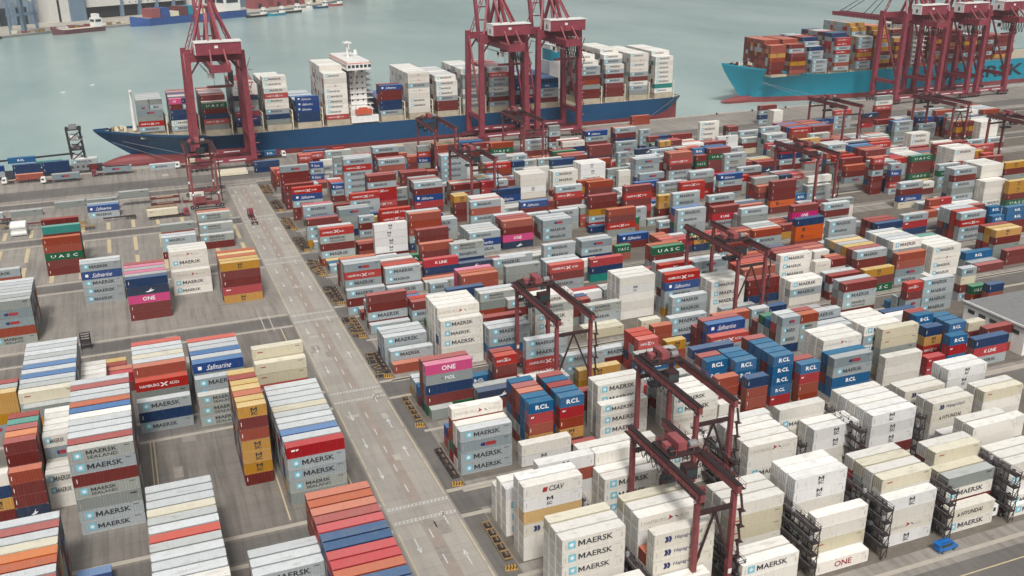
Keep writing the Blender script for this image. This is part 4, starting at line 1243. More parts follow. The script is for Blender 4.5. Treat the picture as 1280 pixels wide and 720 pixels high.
for xb in (425, 440): m.cyl((X2(400), -14, 12), (X2(xb), -42.5, .8), .09, 5, 'grey')
m.obj('mooring_line', ship2)

# ------------------------------------------------------------------ quay cranes
def lattice(m, a, b, w, n, t=.25, mat='red'):
    a = Vector(a); b = Vector(b)
    for s in (-1, 1):
        m.beam(a + Vector((s * w / 2, 0, 0)), b + Vector((s * w / 2, 0, 0)), t * 1.6, t * 1.6, mat)
    for i in range(n):
        p = a.lerp(b, i / n); q = a.lerp(b, (i + 1) / n)
        s = 1 if i % 2 else -1
        m.beam(p + Vector((s * w / 2, 0, 0)), q + Vector((-s * w / 2, 0, 0)), t, t, mat)
def quay_crane(x, w, y0, gauge, label, boom_up=True, hb=57.0, trolley_y=None):
    """local frame: x along the quay, y towards the water; y0 = landside rail"""
    rt = empty('quay_crane', (x + w / 2, y0, 0), 0.0235)
    tag(rt, label, 'crane', 'ship-to-shore cranes along the quay')
    h = w / 2
    for sx in (-1, 1):
        for yy in (0, gauge):
            m = MB(); m.beam((sx * h, yy, 4.2), (sx * (h - .8), yy, hb), 2.7, 2.9, 'red', 2.4, 2.6)
            for z in np.arange(8, hb - 4, 6):
                m.box(sx * (h + .2) - .9, yy - 1.6, z, sx * (h + .2) + .9, yy - 1.25, z + .12, 'pink')
            lg = m.obj('leg', rt)
            if yy == 0:
                k = MB(); k.box(sx * h - .7, -1.36, 13, sx * h + .7, -1.28, 14.4, 'white'); k.obj('number_plate', lg)
    for yy in (0, gauge):
        m = MB(); m.box(-h - 1.5, yy - 1.1, 3.4, h + 1.5, yy + 1.1, 5.6, 'red')
        put(m, poly([(0, 0), (.42, 0), (.42, 1), (0, 1)], 'whiteink'), -h * .75, 4.2, w * .72, .5, y=yy - 1.13); put(m, poly([(.58, 0), (1, 0), (1, 1), (.58, 1)], 'whiteink'), -h * .75, 4.2, w * .72, .5, y=yy - 1.13)
        m.obj('sill_beam', rt)
        for sx in (-1, 1):
            m = MB(); m.box(sx * h - 4.5, yy - .8, 1.6, sx * h + 4.5, yy + .8, 3.3, 'reddark')
            for k in (-3.6, -1.2, 1.2, 3.6): m.cyl((sx * h + k, yy - .5, .6), (sx * h + k, yy + .5, .6), .6, 10, 'dark')
            m.obj('bogie', rt)
    for sx in (-1, 1):
        m = MB(); m.box(sx * (h - .3) - .9, 1.3, 13, sx * (h - .3) + .9, gauge - 1.3, 15.2, 'red')
        m.beam((sx * (h - .4), 1, 15), (sx * (h - .9), gauge - 1, hb - 3), .9, .9, 'red')
        m.obj('side_brace', rt)
    for yy in (0, gauge):
        m = MB(); m.box(-h + .3, yy - 1.2, hb - 4.5, h - .3, yy + 1.2, hb - 1, 'red')
        for sx in (-1, 1): m.beam((sx * (h - 1), yy, hb - 11), (sx * (h - 6), yy, hb - 4), .8, .8, 'reddark')
        m.obj('portal_beam', rt)
    back = 17
    for sx in (-1, 1):
        m = MB(); m.box(sx * 3.6 - .8, -back, hb - 7.4, sx * 3.6 + .8, gauge + 6, hb - 4.6, 'red')
        for yy in np.arange(-back, gauge + 5, 2.5): m.box(sx * 4.5 - .3, yy, hb - 4.6, sx * 4.5 + .3, yy + .2, hb - 3.5, 'pink')
        m.obj('girder', rt)
    m = MB(); m.box(-4.6, -back - 1.2, hb - 7.8, 4.6, -back, hb - 4.2, 'red'); m.obj('girder_end_frame', rt)
    # machinery house
    m = MB(); m.box(-9.5, -9, hb - .6, 11.5, -1.5, hb + 5, 'red'); mh = m.obj('machinery_house', rt)
    m = MB(); m.box(-9.9, -9.4, hb + 5, 11.9, -1.1, hb + 5.5, 'white'); m.box(-9.75, -9, hb - .4, -9.52, -1.5, hb + 5, 'white'); m.obj('roof', mh)
    m = MB(); m.box(-9.85, -6, hb + .6, -9.77, -4.6, hb + 2.8, 'dark'); m.box(-.8, -9.06, hb + 2.4, .8, -9.01, hb + 3.6, 'white'); m.obj('door', mh)
    # A-frame
    m = MB()
    ax, az, ay = 0, hb + 24, gauge - 3
    for sx in (-1, 1):
        lattice(m, (sx * (h - 2.5), gauge, hb - 1), (sx * 2.2, ay, az), 1.6, 9)
        m.beam((sx * (h - 3), 2, hb - 1), (sx * 1.6, ay - 2, az), 1.1, 1.1, 'red')
        m.beam((sx * 3, 1, hb - 1), (sx * 1.2, 8, hb + 17), 1.3, 1.3, 'red'); m.beam((sx * 3, 15, hb - 1), (sx * 1.2, 8, hb + 17), 1.3, 1.3, 'red')
    m.box(-3, ay - 3, az - 1, 3, ay + 1, az + .6, 'red')
    m.obj('a_frame', rt)
    m = MB()
    for sx in (-1, 1):
        m.beam((sx * 1.6, ay, az), (sx * 3.6, -back + 1, hb - 4.6), .7, .7, 'pink')
    m.obj('backstay', rt)
    # boom
    hy = gauge + 6
    if boom_up:
        A = Vector((0, hy, hb - 6)); B = A + Vector((0, 14, 55))
        m = MB(); m.box(-4.6, hy - .5, hb - 7.6, 4.6, hy + 2.8, hb - 3.6, 'red')
        for sx in (-1, 1):
            m.beam(A + Vector((sx * 3.6, 1, 0)), B + Vector((sx * 3.6, 0, 0)), 1.5, 2.4, 'red')
        for k in range(8): 
            p = A.lerp(B, (k + .5) / 8); m.beam(p + Vector((-3.6, 0, 0)), p + Vector((3.6, 0, 0)), .6, .6, 'red')
        m.obj('boom', rt)
        m = MB()
        for sx in (-1, 1): m.beam((sx * 1.2, ay, az), (sx * 3.4, hy + 8, hb + 26), .35, .35, 'dark')
        m.obj('forestay', rt)
    else:
        m = MB()
        for sx in (-1, 1):
            m.box(sx * 3.6 - .8, hy + .1, hb - 7.4, sx * 3.6 + .8, hy + 52, hb - 4.8, 'red')
            for yy in np.arange(hy, hy + 52, 3.2): m.box(sx * 4.6 - .35, yy, hb - 7.7, sx * 4.6 + .35, yy + .5, hb - 7.1, 'reddark')
        for k in np.arange(2, 52, 6.2): m.box(-3.0, hy + k, hb - 7, 3.0, hy + k + .6, hb - 6, 'red')
        m.obj('boom', rt)
        m = MB()
        for sx in (-1, 1):
            m.beam((sx * 1.2, ay, az), (sx * 3.6, hy + 46, hb - 4.8), .35, .35, 'dark'); m.beam((sx * 1.2, ay, az), (sx * 3.6, hy + 22, hb - 4.8), .35, .35, 'dark')
        m.obj('forestay', rt)
    # trolley, cab, festoon, ropes, spreader
    ty = -8 if trolley_y is None else trolley_y
    m = MB(); m.box(-4.2, ty - 3, hb - 8.6, 4.2, ty + 3, hb - 7.5, 'reddark'); tr = m.obj('trolley', rt)
    m = MB(); m.box(-4.6, ty + 3.2, hb - 12, -1.8, ty + 6, hb - 8.7, 'white'); m.box(-4.64, ty + 3.4, hb - 11, -1.76, ty + 6.04, hb - 9.4, 'glass'); m.obj('cab', tr)
    m = MB()
    for xx in (-2.5, 2.5):
        for yy in (-1, 1): m.beam((xx, ty + yy, hb - 8.6), (xx, ty + yy, hb - 15), .08, .08, 'dark')
    m.box(-6, ty - 1.2, hb - 16, 6, ty + 1.2, hb - 15, 'reddark')
    m.obj('spreader', tr)
    m = MB()
    for k in range(9):
        y = -back + 3 + k * 2.0
        P = [Vector((5.6, y + 2.0 * t, hb - 7.6 - 7 * math.sin(math.pi * t))) for t in np.linspace(0, 1, 7)]
        for a, b in zip(P, P[1:]): m.beam(a, b, .28, .28, 'dark')
    m.obj('cable_festoon', rt)
    m = MB()
    for k in range(8):   # stairs up one landside leg
        z = 6 + k * 6; s = 1 if k % 2 else -1
        m.beam((h + 1.6 - 1.2 * s, -.2, z), (h + 1.6 + 1.2 * s, -.2, z + 6), .8, .16, 'pink')
        m.box(h + .2, -1.4, z - .1, h + 3.2, .8, z + .02, 'pink')
    m.obj('stairway', rt)
    m = MB(); m.box(-5.2, -back - 2, hb - 9.2, -4.6, gauge + 6, hb - 9, 'grey'); m.box(4.9, -back, hb - 4.4, 5.2, 0, hb - 4.3, 'grey'); m.obj('walkway', rt)
    return rt
quay_crane(30.5, 27, 494, 20, 'tall red quay crane standing alone at the bow of the blue ship', True, 57.5)
quay_crane(180, 27, 497, 20, 'left one of the two tall red quay cranes amidships of the blue ship', True, 59)
quay_crane(213, 26, 497, 20, 'right one of the two tall red quay cranes amidships of the blue ship', True, 60)
quay_crane(470, 27, 502, 21, 'red quay crane with lowered boom reaching over the teal ship', False, 58, 18)
quay_crane(505, 26, 502, 21, 'red quay crane at right with white roofed house hidden by others', True, 58)
quay_crane(540, 26, 503, 21, 'red quay crane farthest right along the quay at the photo edge', True, 58)

# ------------------------------------------------------------------ yard gantry cranes
def gantry(x, w, y0, y1, label, trolley=0.15, hz=23.0, brace=True):
    rt = empty('yard_gantry_crane', (x + w / 2, (y0 + y1) / 2, 0))
    tag(rt, label, 'crane', 'red gantry cranes straddling the container blocks')
    h = w / 2; s = (y1 - y0) / 2
    for sx in (-1, 1):
        for sy in (-1, 1):
            m = MB(); m.beam((sx * h, sy * s, 2.4), (sx * h, sy * s, hz - 1.2), .85, 1.15, 'rtg', .75, 1.0)
            lg = m.obj('leg', rt)
            k = MB(); k.box(sx * h - .35, sy * s - .68, 6, sx * h + .35, sy * s - .62, 7, 'white'); k.obj('number_plate', lg)
        m = MB()
        m.box(sx * h - .42, -s - 1.5, hz - .9, sx * h + .42, s + 1.5, hz + .55, 'rtg'); m.box(sx * h - .52, -s - 1.5, hz + .553, sx * h + .52, s + 1.5, hz + .8, 'rtgtop')
        m.box(sx * h - .12, -s - 1.5, hz + .8, sx * h + .12, s + 1.5, hz + .92, 'dark')
        for q_ in (-1.45, 1.45):   # walkway with handrail along the girder
            if q_ * sx > 0:
                m.box(sx * h + q_ * .62 - .35, -s - 1.5, hz - .3, sx * h + q_ * .62 + .35, s + 1.5, hz - .2, 'rtgtop')
        g1 = m.obj('girder', rt)
        m = MB()
        for yy in np.arange(-s - 1.5, s + 1.6, 2.2):
            m.box(sx * (h + 1.2) - .04, yy - .04, hz - .2, sx * (h + 1.2) + .04, yy + .04, hz + .95, 'pink')
        for zz in (hz + .4, hz + .92): m.box(sx * (h + 1.2) - .03, -s - 1.5, zz, sx * (h + 1.2) + .03, s + 1.5, zz + .06, 'pink')
        m.obj('handrail', g1)
    for sy in (-1, 1):
        m = MB(); m.box(-h - .4, sy * s - .6, 1.5, h + .4, sy * s + .6, 2.9, 'rtg'); m.obj('sill_beam', rt)
        m = MB(); m.box(-h + .5, sy * s - .35, hz - 4.4, h - .5, sy * s + .35, hz - 3.7, 'rtgtop')
        if brace and sy < 0: m.beam((-h + .3, sy * s, 9), (0, sy * s, hz - 4.3), .35, .35, 'rtgtop'); (m.beam((h - .3, sy * s, 9), (0, sy * s, hz - 4.3), .35, .35, 'rtgtop') if brace and sy < 0 else None)
        m.obj('cross_brace', rt)
        for sx in (-1, 1):
            for k in (-.95, .95):
                m = MB(); m.cyl((sx * h + k, sy * s - .4, .8), (sx * h + k, sy * s + .4, .8), .8, 12, 'tyre'); m.cyl((sx * h + k, sy * s - .42, .8), (sx * h + k, sy * s + .42, .8), .35, 8, 'grey'); m.obj('wheel', rt)
    m = MB(); m.box(-h * .9, -s - 1.9, 3, -h * .1, -s - .7, 5.6, 'rtg'); m.obj('engine_house', rt)
    ty = -s + 2 * s * (1 - trolley)
    m = MB(); m.box(-h + .3, ty - 3.2, hz + .95, h - .3, ty + 3.2, hz + 1.35, 'rtgtop')
    for xx in (-h + .8, h - .8): m.cyl((xx, ty - 2.5, hz + 1.1), (xx, ty - 1.9, hz + 1.1), .4, 8, 'dark')
    for xx in (-h * .5, h * .5):
        for yy in (-2.9, 2.9): m.box(xx - .05, ty + yy, hz + 1.35, xx + .05, ty + yy + .1, hz + 2.4, 'pink')
    m.beam((-h + .5, ty - 2.9, hz + 2.4), (h - .5, ty - 2.9, hz + 2.4), .08, .08, 'pink')
    tr = m.obj('trolley', rt)
    m = MB(); m.box(-.9, ty - 2.0, hz + 1.4, .9, ty + 2.2, hz + 3.1, 'pink'); m.box(-h * .74, ty - .8, hz + 1.4, -h * .45, ty + .8, hz + 2.5, 'pink'); m.obj('winch_house', tr)
    m = MB(); m.cyl((1.4, ty - 1.6, hz + 2.2), (3.0 if h > 3.6 else 2.6, ty - 1.6, hz + 2.2), .8, 12, 'grey'); m.obj('hoist_drum', tr); m = MB(); m.cyl((-2.2, ty - 2.6, hz + 1.9), (-2.2, ty - 1.2, hz + 1.9), .5, 10, 'dark'); m.obj('hoist_drum', tr)
    m = MB(); m.box(-h * .2, ty - 4.8, hz - 3.2, h * .45, ty - 2.6, hz - .6, 'rtgtop'); cb = m.obj('cab', tr)
    m = MB(); m.box(-h * .2 + .1, ty - 4.86, hz - 2.5, h * .45 - .1, ty - 4.7, hz - 1.1, 'glass'); m.obj('window', cb)
    m = MB()
    for xx in (-2, 2):
        for yy in (-.8, .8): m.beam((xx, ty + yy, hz + .9), (xx, ty + yy, hz - 5), .06, .06, 'dark')
    m.box(-2.6, ty - 1.1, hz - 5.5, 2.6, ty + 1.1, hz - 4.8, 'dark'); m.obj('head_block', tr)
    m = MB()
    for q_ in range(9):
        xa = -h + .8 + (2 * h - 2.2) * ((q_ * 37) % 10) / 10; ya = ty - 2.8 + 5.2 * ((q_ * 53) % 10) / 10
        m.box(xa, ya, hz + 1.35, xa + .5 + .1 * (q_ % 4), ya + .6, hz + 1.9 + .25 * (q_ % 3), ['dark', 'grey', 'rtgtop', 'rack'][q_ % 4])
    m.obj('motor', tr)
    m = MB()
    for sx in (-1, 1):
        for q_ in range(5):
            yy = -s + 2 * s * q_ / 4
            m.box(sx * (h + .5) - .25, yy - .2, hz - 1.7, sx * (h + .5) + .25, yy + .2, hz - 1.3, 'white')
    m.obj('floodlight', rt)
    m = MB()
    for k in range(6):    # ladder cage on a leg
        z = 3 + k * 3.2
        m.box(h + .6, -s - 1.4, z, h + 1.8, -s - .2, z + .1, 'rtgtop'); m.beam((h + 1.2, -s - 1.2, z), (h + 1.2, -s - .3, z + 3.2), .5, .08, 'rtgtop')
    m.obj('stairway', rt)
    m = MB()
    for k in range(7):
        yy = s - 1 - k * 1.9
        P = [Vector((-h - 1.0, yy - 1.9 * t, hz - .4 - 1.8 * math.sin(math.pi * t))) for t in np.linspace(0, 1, 5)]
        for a, b in zip(P, P[1:]): m.beam(a, b, .12, .12, 'dark')
    m.obj('cable_festoon', rt)
    return rt
gantry(98.6, 8.3, 148, 172, 'large red gantry crane with its trolley above the blue containers, nearest but one', .10, 24)
gantry(82, 7.4, 121, 144, 'nearest red gantry crane, trolley halfway along above the white reefer containers', .42, 24)
gantry(91.2, 9.2, 200, 226, 'red gantry crane with empty girders over the grey containers in mid yard', .08, 24)
gantry(161, 9.5, 225.5, 253.5, 'red gantry crane over the white containers right of the yard centre', .62, 24)
gantry(128, 10, 366, 394, 'red gantry crane rising between maroon stacks in the upper middle yard', .5, 24, False)
gantry(133, 10, 431, 459, 'dark red gantry crane in front of the blue hull near the quay', .1, 24, False)
gantry(178, 10, 431, 459, 'red gantry crane in front of the paired quay cranes', .1, 24, False)
gantry(262, 10, 318, 346, 'red gantry crane above a hanging white container, right of centre', .5, 24, False)
gantry(345, 10, 402, 430, 'dark red gantry crane near the stern gap under the teal ship bow', .3, 24, False)
gantry(402, 10, 386, 414, 'dark red gantry crane below the right hand quay cranes', .2, 24)
gantry(395, 10, 328, 356, 'red gantry crane cut by the right edge of the photo', .2, 24)
gantry(22.5, 10.5, 425, 447, 'red gantry crane left of the road beside the lone quay crane', .2, 24, False)

# ------------------------------------------------------------------ reefer racks between the white stacks
def reefer_rack(x, y0, y1, h, label):
    rt = empty('reefer_rack', (x, y0, 0))
    tag(rt, label, 'steel rack', 'walkway racks between the refrigerated container rows')
    L = y1 - y0
    m = MB(); n = int(L / 2.85)
    for i in range(n + 1):
        for xx in (-.7, .7): m.box(xx - .07, i * 2.85 - .07, 0, xx + .07, i * 2.85 + .07, h * T + .6, 'rack')
    m.obj('post', rt)['kind'] = 'stuff'
    for k in range(1, h + 1):
        m = MB(); m.box(-.85, -.2, k * T - .3, .85, L + .2, k * T - .2, 'rack'); m.obj('platform', rt)
        m = MB()
        for xx in (-.85, .85):
            for zz in (.35, .85): m.box(xx - .04, -.2, k * T - .2 + zz, xx + .04, L + .2, k * T - .14 + zz, 'grey' if zz > .5 else 'rack')
        for yy in (-.2, L + .2):
            for zz in (.35, .85): m.box(-.85, yy - .04, k * T - .2 + zz, .85, yy + .04, k * T - .14 + zz, 'rack')
        for i in range(n): m.box(-.3, i * 2.85 + 1.1, k * T - .2, .3, i * 2.85 + 1.5, k * T + .6, 'silver' if (i + k) % 3 == 0 else 'rack')
        m.beam((0, 0 if k % 2 else L, (k - 1) * T), (0, L if k % 2 else 0, k * T), .12, .12, 'rack') if k else None
        m.obj('handrail', rt)
    for yy in (-.15,):
        m = MB()
        for k in range(h):
            m.beam((-.7, yy, k * T), (.7, yy, (k + 1) * T), .12, .12, 'rack')
        m.obj('cross_brace', rt)
    return rt
for x in (73.5, 91.2, 107.3, 124.1, 139.9, 156.6):
    for j, f_ in enumerate((119.5, 145.4)):
        reefer_rack(x, f_, f_ + 16.4, 3 if x < 100 else 4, 'dark steel walkway rack, %s from the road, in the %s reefer block' % (NUM[[73.5, 91.2, 107.3, 124.1, 139.9, 156.6].index(x)], ['nearest', 'second'][j]))

# ------------------------------------------------------------------ vehicles
def wheel(rt, x, y, r=.5, w=.3):
    m = MB(); m.cyl((x, y - w / 2, r), (x, y + w / 2, r), r, 12, 'tyre'); wo_ = m.obj('wheel', rt)
    m = MB(); m.cyl((x, y - w / 2 - .02, r), (x, y + w / 2 + .02, r), r * .5, 8, 'grey'); m.obj('rim', wo_)
def tractor(x, y, rz, col, label, trailer=True, skeleton=True):
    rt = empty('container_lorry', (x, y, 0), rz)
    tag(rt, label, 'lorry', 'lorries working around the yard')
    m = MB(); m.hexa([(-1.1, -1.2, .8), (1.1, -1.2, .8), (1.1, 1.2, .8), (-1.1, 1.2, .8), (-.8, -1.15, 3.1), (1.1, -1.15, 3.1), (1.1, 1.15, 3.1), (-.8, 1.15, 3.1)], col)
    m.box(-.6, -1.1, 3.1, 1.1, 1.1, 3.3, col)
    cb = m.obj('cab', rt)
    m = MB(); m.face([(-1.07, -1.05, 1.9), (-1.07, 1.05, 1.9), (-.86, 1.0, 2.9), (-.86, -1.0, 2.9)][::-1], 'glass')
    for s in (-1, 1): m.box(-.6, s * 1.19 - .02, 1.9, .5, s * 1.19 + .02, 2.75, 'glass')
    m.obj('window', cb)
    for s in (-.8, .8):
        m = MB(); m.box(-1.16, s - .16, .95, -1.08, s + .16, 1.2, 'white'); m.obj('headlight', cb)
    m = MB(); m.box(-1.0, -.5, .6, 3.6, .5, .95, 'dark'); m.cyl((1.5, 0, .95), (1.5, 0, 1.2), .5, 10, 'dark'); m.box(1.2, -.9, .8, 1.7, -.6, 3.0, 'grey')
    m.obj('chassis', rt)
    for xx in (-.2, 2.4, 3.4):
        for s in (-1, 1): wheel(rt, xx, s * 1.0)
    if trailer:
        m = MB()
        for s in (-.5, .5): m.box(1.6, s - .1, 1.05, 14.6, s + .1, 1.4, 'reddark')
        for xx in (1.9, 6, 10, 14.3): m.box(xx, -1.2, 1.15, xx + .25, 1.2, 1.4, 'reddark')
        m.obj('trailer_frame', rt)
        for xx in (11.2, 12.5, 13.8):
            for s in (-1, 1): wheel(rt, xx, s * 1.0)
    return rt
tractor(-57, 504.2, 0, 'white', 'white cab lorry with rust container at the far left quay edge')
tractor(-40, 498.7, 0, 'white', 'white cab lorry carrying a blue grey container on the left quay')
tractor(-17.8, 504.4, 0, 'red', 'red cab lorry carrying a blue grey container toward the bow')
tractor(21, 505.2, 0, 'white', 'white cab lorry with long pale container under the ship bow')
tractor(18.6, 416.2, math.pi, 'red', 'red cab lorry with cream container parked in the left bays')
tractor(43.2, 405, -math.pi / 2, 'red', 'red cab lorry with empty trailer driving down the main road')
tractor(74.4, 509.2, math.pi, 'white', 'white cab lorry with navy and teal boxes beside the hull')
tractor(169.6, 269.7, math.pi, 'red', 'red cab lorry with white container in a yard lane')
tractor(154, 122.7, 0, 'white', 'white cab lorry with white container at the right photo edge')
tractor(245, 300, math.pi, 'red', 'red cab lorry parked under the right centre gantry crane', True)

tractor(-84, 500, 0, 'white', 'white cab lorry entering at the left photo edge on the quay')
def trailer(x, y, label, mat='reddark'):
    rt = empty('empty_trailer', (x, y, 0))
    tag(rt, label, 'trailer', 'empty trailers parked in the left bays')
    m = MB()
    for s in (-.5, .5): m.box(0, s - .1, 1.05, 12.6, s + .1, 1.4, mat)
    for xx in (0, 4, 8, 12.3): m.box(xx, -1.2, 1.15, xx + .3, 1.2, 1.4, mat)
    m.box(1.6, -.9, 0, 1.8, -.7, 1.1, 'grey'); m.box(1.6, .7, 0, 1.8, .9, 1.1, 'grey')
    m.obj('trailer_frame', rt)
    for xx in (9.4, 10.7, 12):
        for s in (-1, 1): wheel(rt, xx, s * 1.0)
tl_ = [(-60, 425), (-60, 429.5), (-45, 425), (-90, 421), (-75, 425), (-14, 421), (3, 426), (3, 430), (-30, 412), (22, 418), (-75, 432), (-62, 436)]
for k, (x, y) in enumerate(sorted(tl_)):
    trailer(x, y, '%s empty trailer from the left in the bays behind the maroon stack' % NUM[k], ['reddark', 'tan', 'rack'][k % 3])
# blue van
rt = empty('van', (137.4, 117.3, 0), 0.03)
tag(rt, 'bright blue van with its rear door raised beside the white reefer stack', 'van')
m = MB()
prof = [(-2.3, .4), (2.35, .4), (2.4, 1.05), (1.75, 1.25), (1.1, 2.05), (-2.0, 2.1), (-2.32, 1.3)]
nP = len(prof)
def extr(m, prof, y0, y1, ins, mat):
    A = [(a, y0 + (ins if b > 1.25 else 0), b) for a, b in prof]; B = [(a, y1 - (ins if b > 1.25 else 0), b) for a, b in prof]
    m.face(A, mat); m.face(B[::-1], mat)
    for i in range(len(prof)):
        j = (i + 1) % len(prof); m.face([A[j], A[i], B[i], B[j]], mat)
extr(m, prof, -.92, .92, .12, 'blue')
bd = m.obj('body', rt)
m = MB()
for s in (-1, 1): m.box(-1.85, s * .835 - .05, 1.28, 0.95, s * .835 + .05, 1.88, 'glass')
m.face([(1.71, -.75, 1.24), (1.71, .75, 1.24), (1.16, .72, 2.0), (1.16, -.72, 2.0)], 'glass')
m.obj('window', bd)
m = MB(); m.box(-2.75, -.78, 2.0, -2.0, .78, 2.07, 'blue'); m.obj('rear_door', bd)
for s in (-.65, .65):
    m = MB(); m.box(2.36, s - .15, .75, 2.43, s + .15, .95, 'white'); m.obj('headlight', bd)
m = MB(); m.box(-1.5, -.6, 2.1, .9, -.54, 2.17, 'dark'); m.box(-1.5, .54, 2.1, .9, .6, 2.17, 'dark'); m.obj('roof_rail', bd)
for xx in (-1.45, 1.45):
    for s in (-1, 1): wheel(rt, xx, s * .85, .34, .24)

# tank containers, flat racks, hatch cover
def tank(x, y, z, label):
    rt = empty('tank_container', (x, y, z))
    tag(rt, label, 'tank container', 'tank containers in the left bays')
    m = MB()
    for xx in (0, 5.9):
        for yy in (0, 2.3): m.box(xx, yy, 0, xx + .15, yy + .15, 2.6, 'silver')
        for zz in (0, 2.45): m.box(xx, 0, zz, xx + .15, 2.44, zz + .15, 'silver')
    for yy in (0, 2.3):
        m.box(0, yy, 0, 6.06, yy + .14, .14, 'silver')
    m.obj('frame', rt)
    m = MB(); m.cyl((.3, 1.22, 1.32), (5.75, 1.22, 1.32), 1.12, 20, 'white'); m.cyl((.12, 1.22, 1.32), (.3, 1.22, 1.32), .8, 20, 'white', 1.12); m.obj('tank', rt)
for k, (yy, z, w_) in enumerate(((411, 0, 'lowest and nearest'), (411, 2.7, 'upper'), (415, 2.7, 'rear upper'), (415, 0, 'rear lower'))):
    tank(-48, yy, z, '%s white tank container at the far left of the bays' % w_)
def flatrack(x, y, z, label, mat='reddark'):
    rt = empty('flat_rack', (x, y, z))
    tag(rt, label, 'flat rack', 'flat racks stacked in the left bays')
    m = MB()
    for yy in (0, 2.24): m.box(0, yy, 0, 12.19, yy + .2, .6, mat)
    for i in range(13): m.box(i * 1.0, .2, .1, i * 1.0 + .15, 2.24, .5, mat)
    m.box(2.5, .3, .5, 9.5, 2.1, .62, 'tan')
    m.obj('floor', rt)
    for xx in (0, 11.99):
        m = MB(); m.box(xx, 0, .6, xx + .2, .2, 2.6, mat); m.box(xx, 2.24, .6, xx + .2, 2.44, 2.6, mat); m.box(xx, .2, 2.3, xx + .2, 2.24, 2.6, mat)
        m.obj('end_frame', rt)
flatrack(5.3, 437.5, 0, 'dark red flat rack at the base of the right hand flat rack pair')
flatrack(5.3, 437.5, 2.7, 'upper dark red flat rack above its twin near the quay crane')
flatrack(18.6, 437, 0, 'dark red flat rack nearest the lone quay crane legs')
flatrack(-20, 437.5, 0, 'dark red flat rack beneath a grey container')
flatrack(-33, 420, 0, 'rusty flat rack lying alone at far left', 'tan')
flatrack(-66, 418, 0, 'rusty flat rack at the left photo edge', 'tan')
rt = empty('hatch_cover', (37.5, 478.5, 0))
tag(rt, 'pale ship hatch cover lying on the quay inside the crane legs', 'hatch cover')
m = MB(); m.box(0, 0, .3, 14.5, 9, 1.5, 'cream'); m.obj('panel', rt)
m = MB()
for i in range(1, 4): m.box(i * 3.6, 0.2, 1.5, i * 3.6 + .25, 8.8, 1.62, 'cream')
m.obj('rib', rt)
m = MB()
for xx in (1, 13): m.box(xx, .5, 0, xx + .6, 8.5, .3, 'dark')
m.obj('support', rt)

# derrick barge moored at the left end of the quay
rt = empty('derrick_barge', (-40, 524.5, -3))
tag(rt, 'low cargo barge with a black and white derrick tower moored far left', 'barge')
m = MB(); m.hexa([(-40, -9, -1), (22, -9, -1), (22, 9, -1), (-40, 9, -1), (-42, -9, 3), (26, -9, 3), (26, 9, 3), (-42, 9, 3)], 'dark'); m.obj('hull', rt)
m = MB()
for sx in (13, 19):
    for yy in (-4, 4):
        m.beam((sx, yy, 3), (sx - 1, yy * .5, 24), .8, .8, 'dark')
for z in (8, 13, 18, 23):
    m.box(12.5, -4.2, z, 19, 4.2, z + .4, 'dark' if z % 2 else 'grey'); m.beam((12.6, -4, z - 5), (19, -4, z), .5, .5, 'dark'); m.box(13.5, -3, z + .4, 17, 1, z + 2.4, 'grey' if z % 2 else 'white')
m.obj('derrick_tower', rt)
m = MB(); m.box(12, -5, 3, 20, 5, 6.5, 'grey'); m.box(13, -4, 6.5, 19, 4, 9, 'white'); hb_ = m.obj('deckhouse', rt)
m = MB()
for xx in (12, 14.5, 17, 19): m.box(xx, -5.06, 4.4, xx + 1.0, -4.95, 5.4, 'glass')
m.obj('window', hb_)
m = MB(); m.beam((14, 2, 10.5), (-22, 2, 9.5), .8, .8, 'dark'); m.obj('boom', rt)

# ------------------------------------------------------------------ warehouse at the right
rt = empty('warehouse', (225, 178.5, 0))
tag(rt, 'white walled warehouse with flat grey roof at the right photo edge', 'warehouse')
m = MB(); m.box(0, 0, 0, 60, 22, 7.8, 'white'); m.obj('wall', rt)
m = MB(); m.box(-.5, -.5, 7.8, 60.5, 22.5, 8.4, 'grey'); m.box(-.5, -.5, 8.4, -.1, 22.5, 8.9, 'white'); m.box(-.1, -.5, 8.4, 60.5, -.1, 8.9, 'white'); m.obj('roof', rt)
for i in range(5):
    m = MB(); m.box(-.12, 2 + i * 4, 5.6, -.02, 4.4 + i * 4, 6.7, 'glass'); m.obj('window', rt)
for i in range(6):
    m = MB(); m.box(4 + i * 9, -.12, .2, 9 + i * 9, -.02, 5, 'grey'); m.obj('shutter_door', rt)

# ------------------------------------------------------------------ clutter at the block ends beside the road
def chevron(x, y, rz, label):
    rt = empty('chevron_barrier', (x, y, 0), rz)
    tag(rt, label, 'barrier', 'yellow and black barriers at the block corners')
    m = MB(); m.box(-1.2, -.25, 0, 1.2, .25, .9, 'yellow'); m.box(-1.2, -.45, 0, 1.2, .45, .15, 'yellow'); m.obj('block', rt)
    m = MB()
    for i in range(4):
        a = -1.1 + i * .6
        m.face([(a, -.26, .16), (a + .28, -.26, .16), (a + .55, -.26, .88), (a + .27, -.26, .88)], 'ink')
        m.face([(a, -.24, .905), (a + .28, -.24, .905), (a + .5, .24, .905), (a + .22, .24, .905)], 'ink')
    m.obj('stripe', rt)
for k, f_ in enumerate(FRONTS[1:11]):
    for j, yy in enumerate((f_ - 1.5,)):
        chevron(56.6, yy, .2 if j else -.2, 'yellow black barrier at the %s road corner of the %s' % (('near', 'far')[j], BLK[k + 1]))
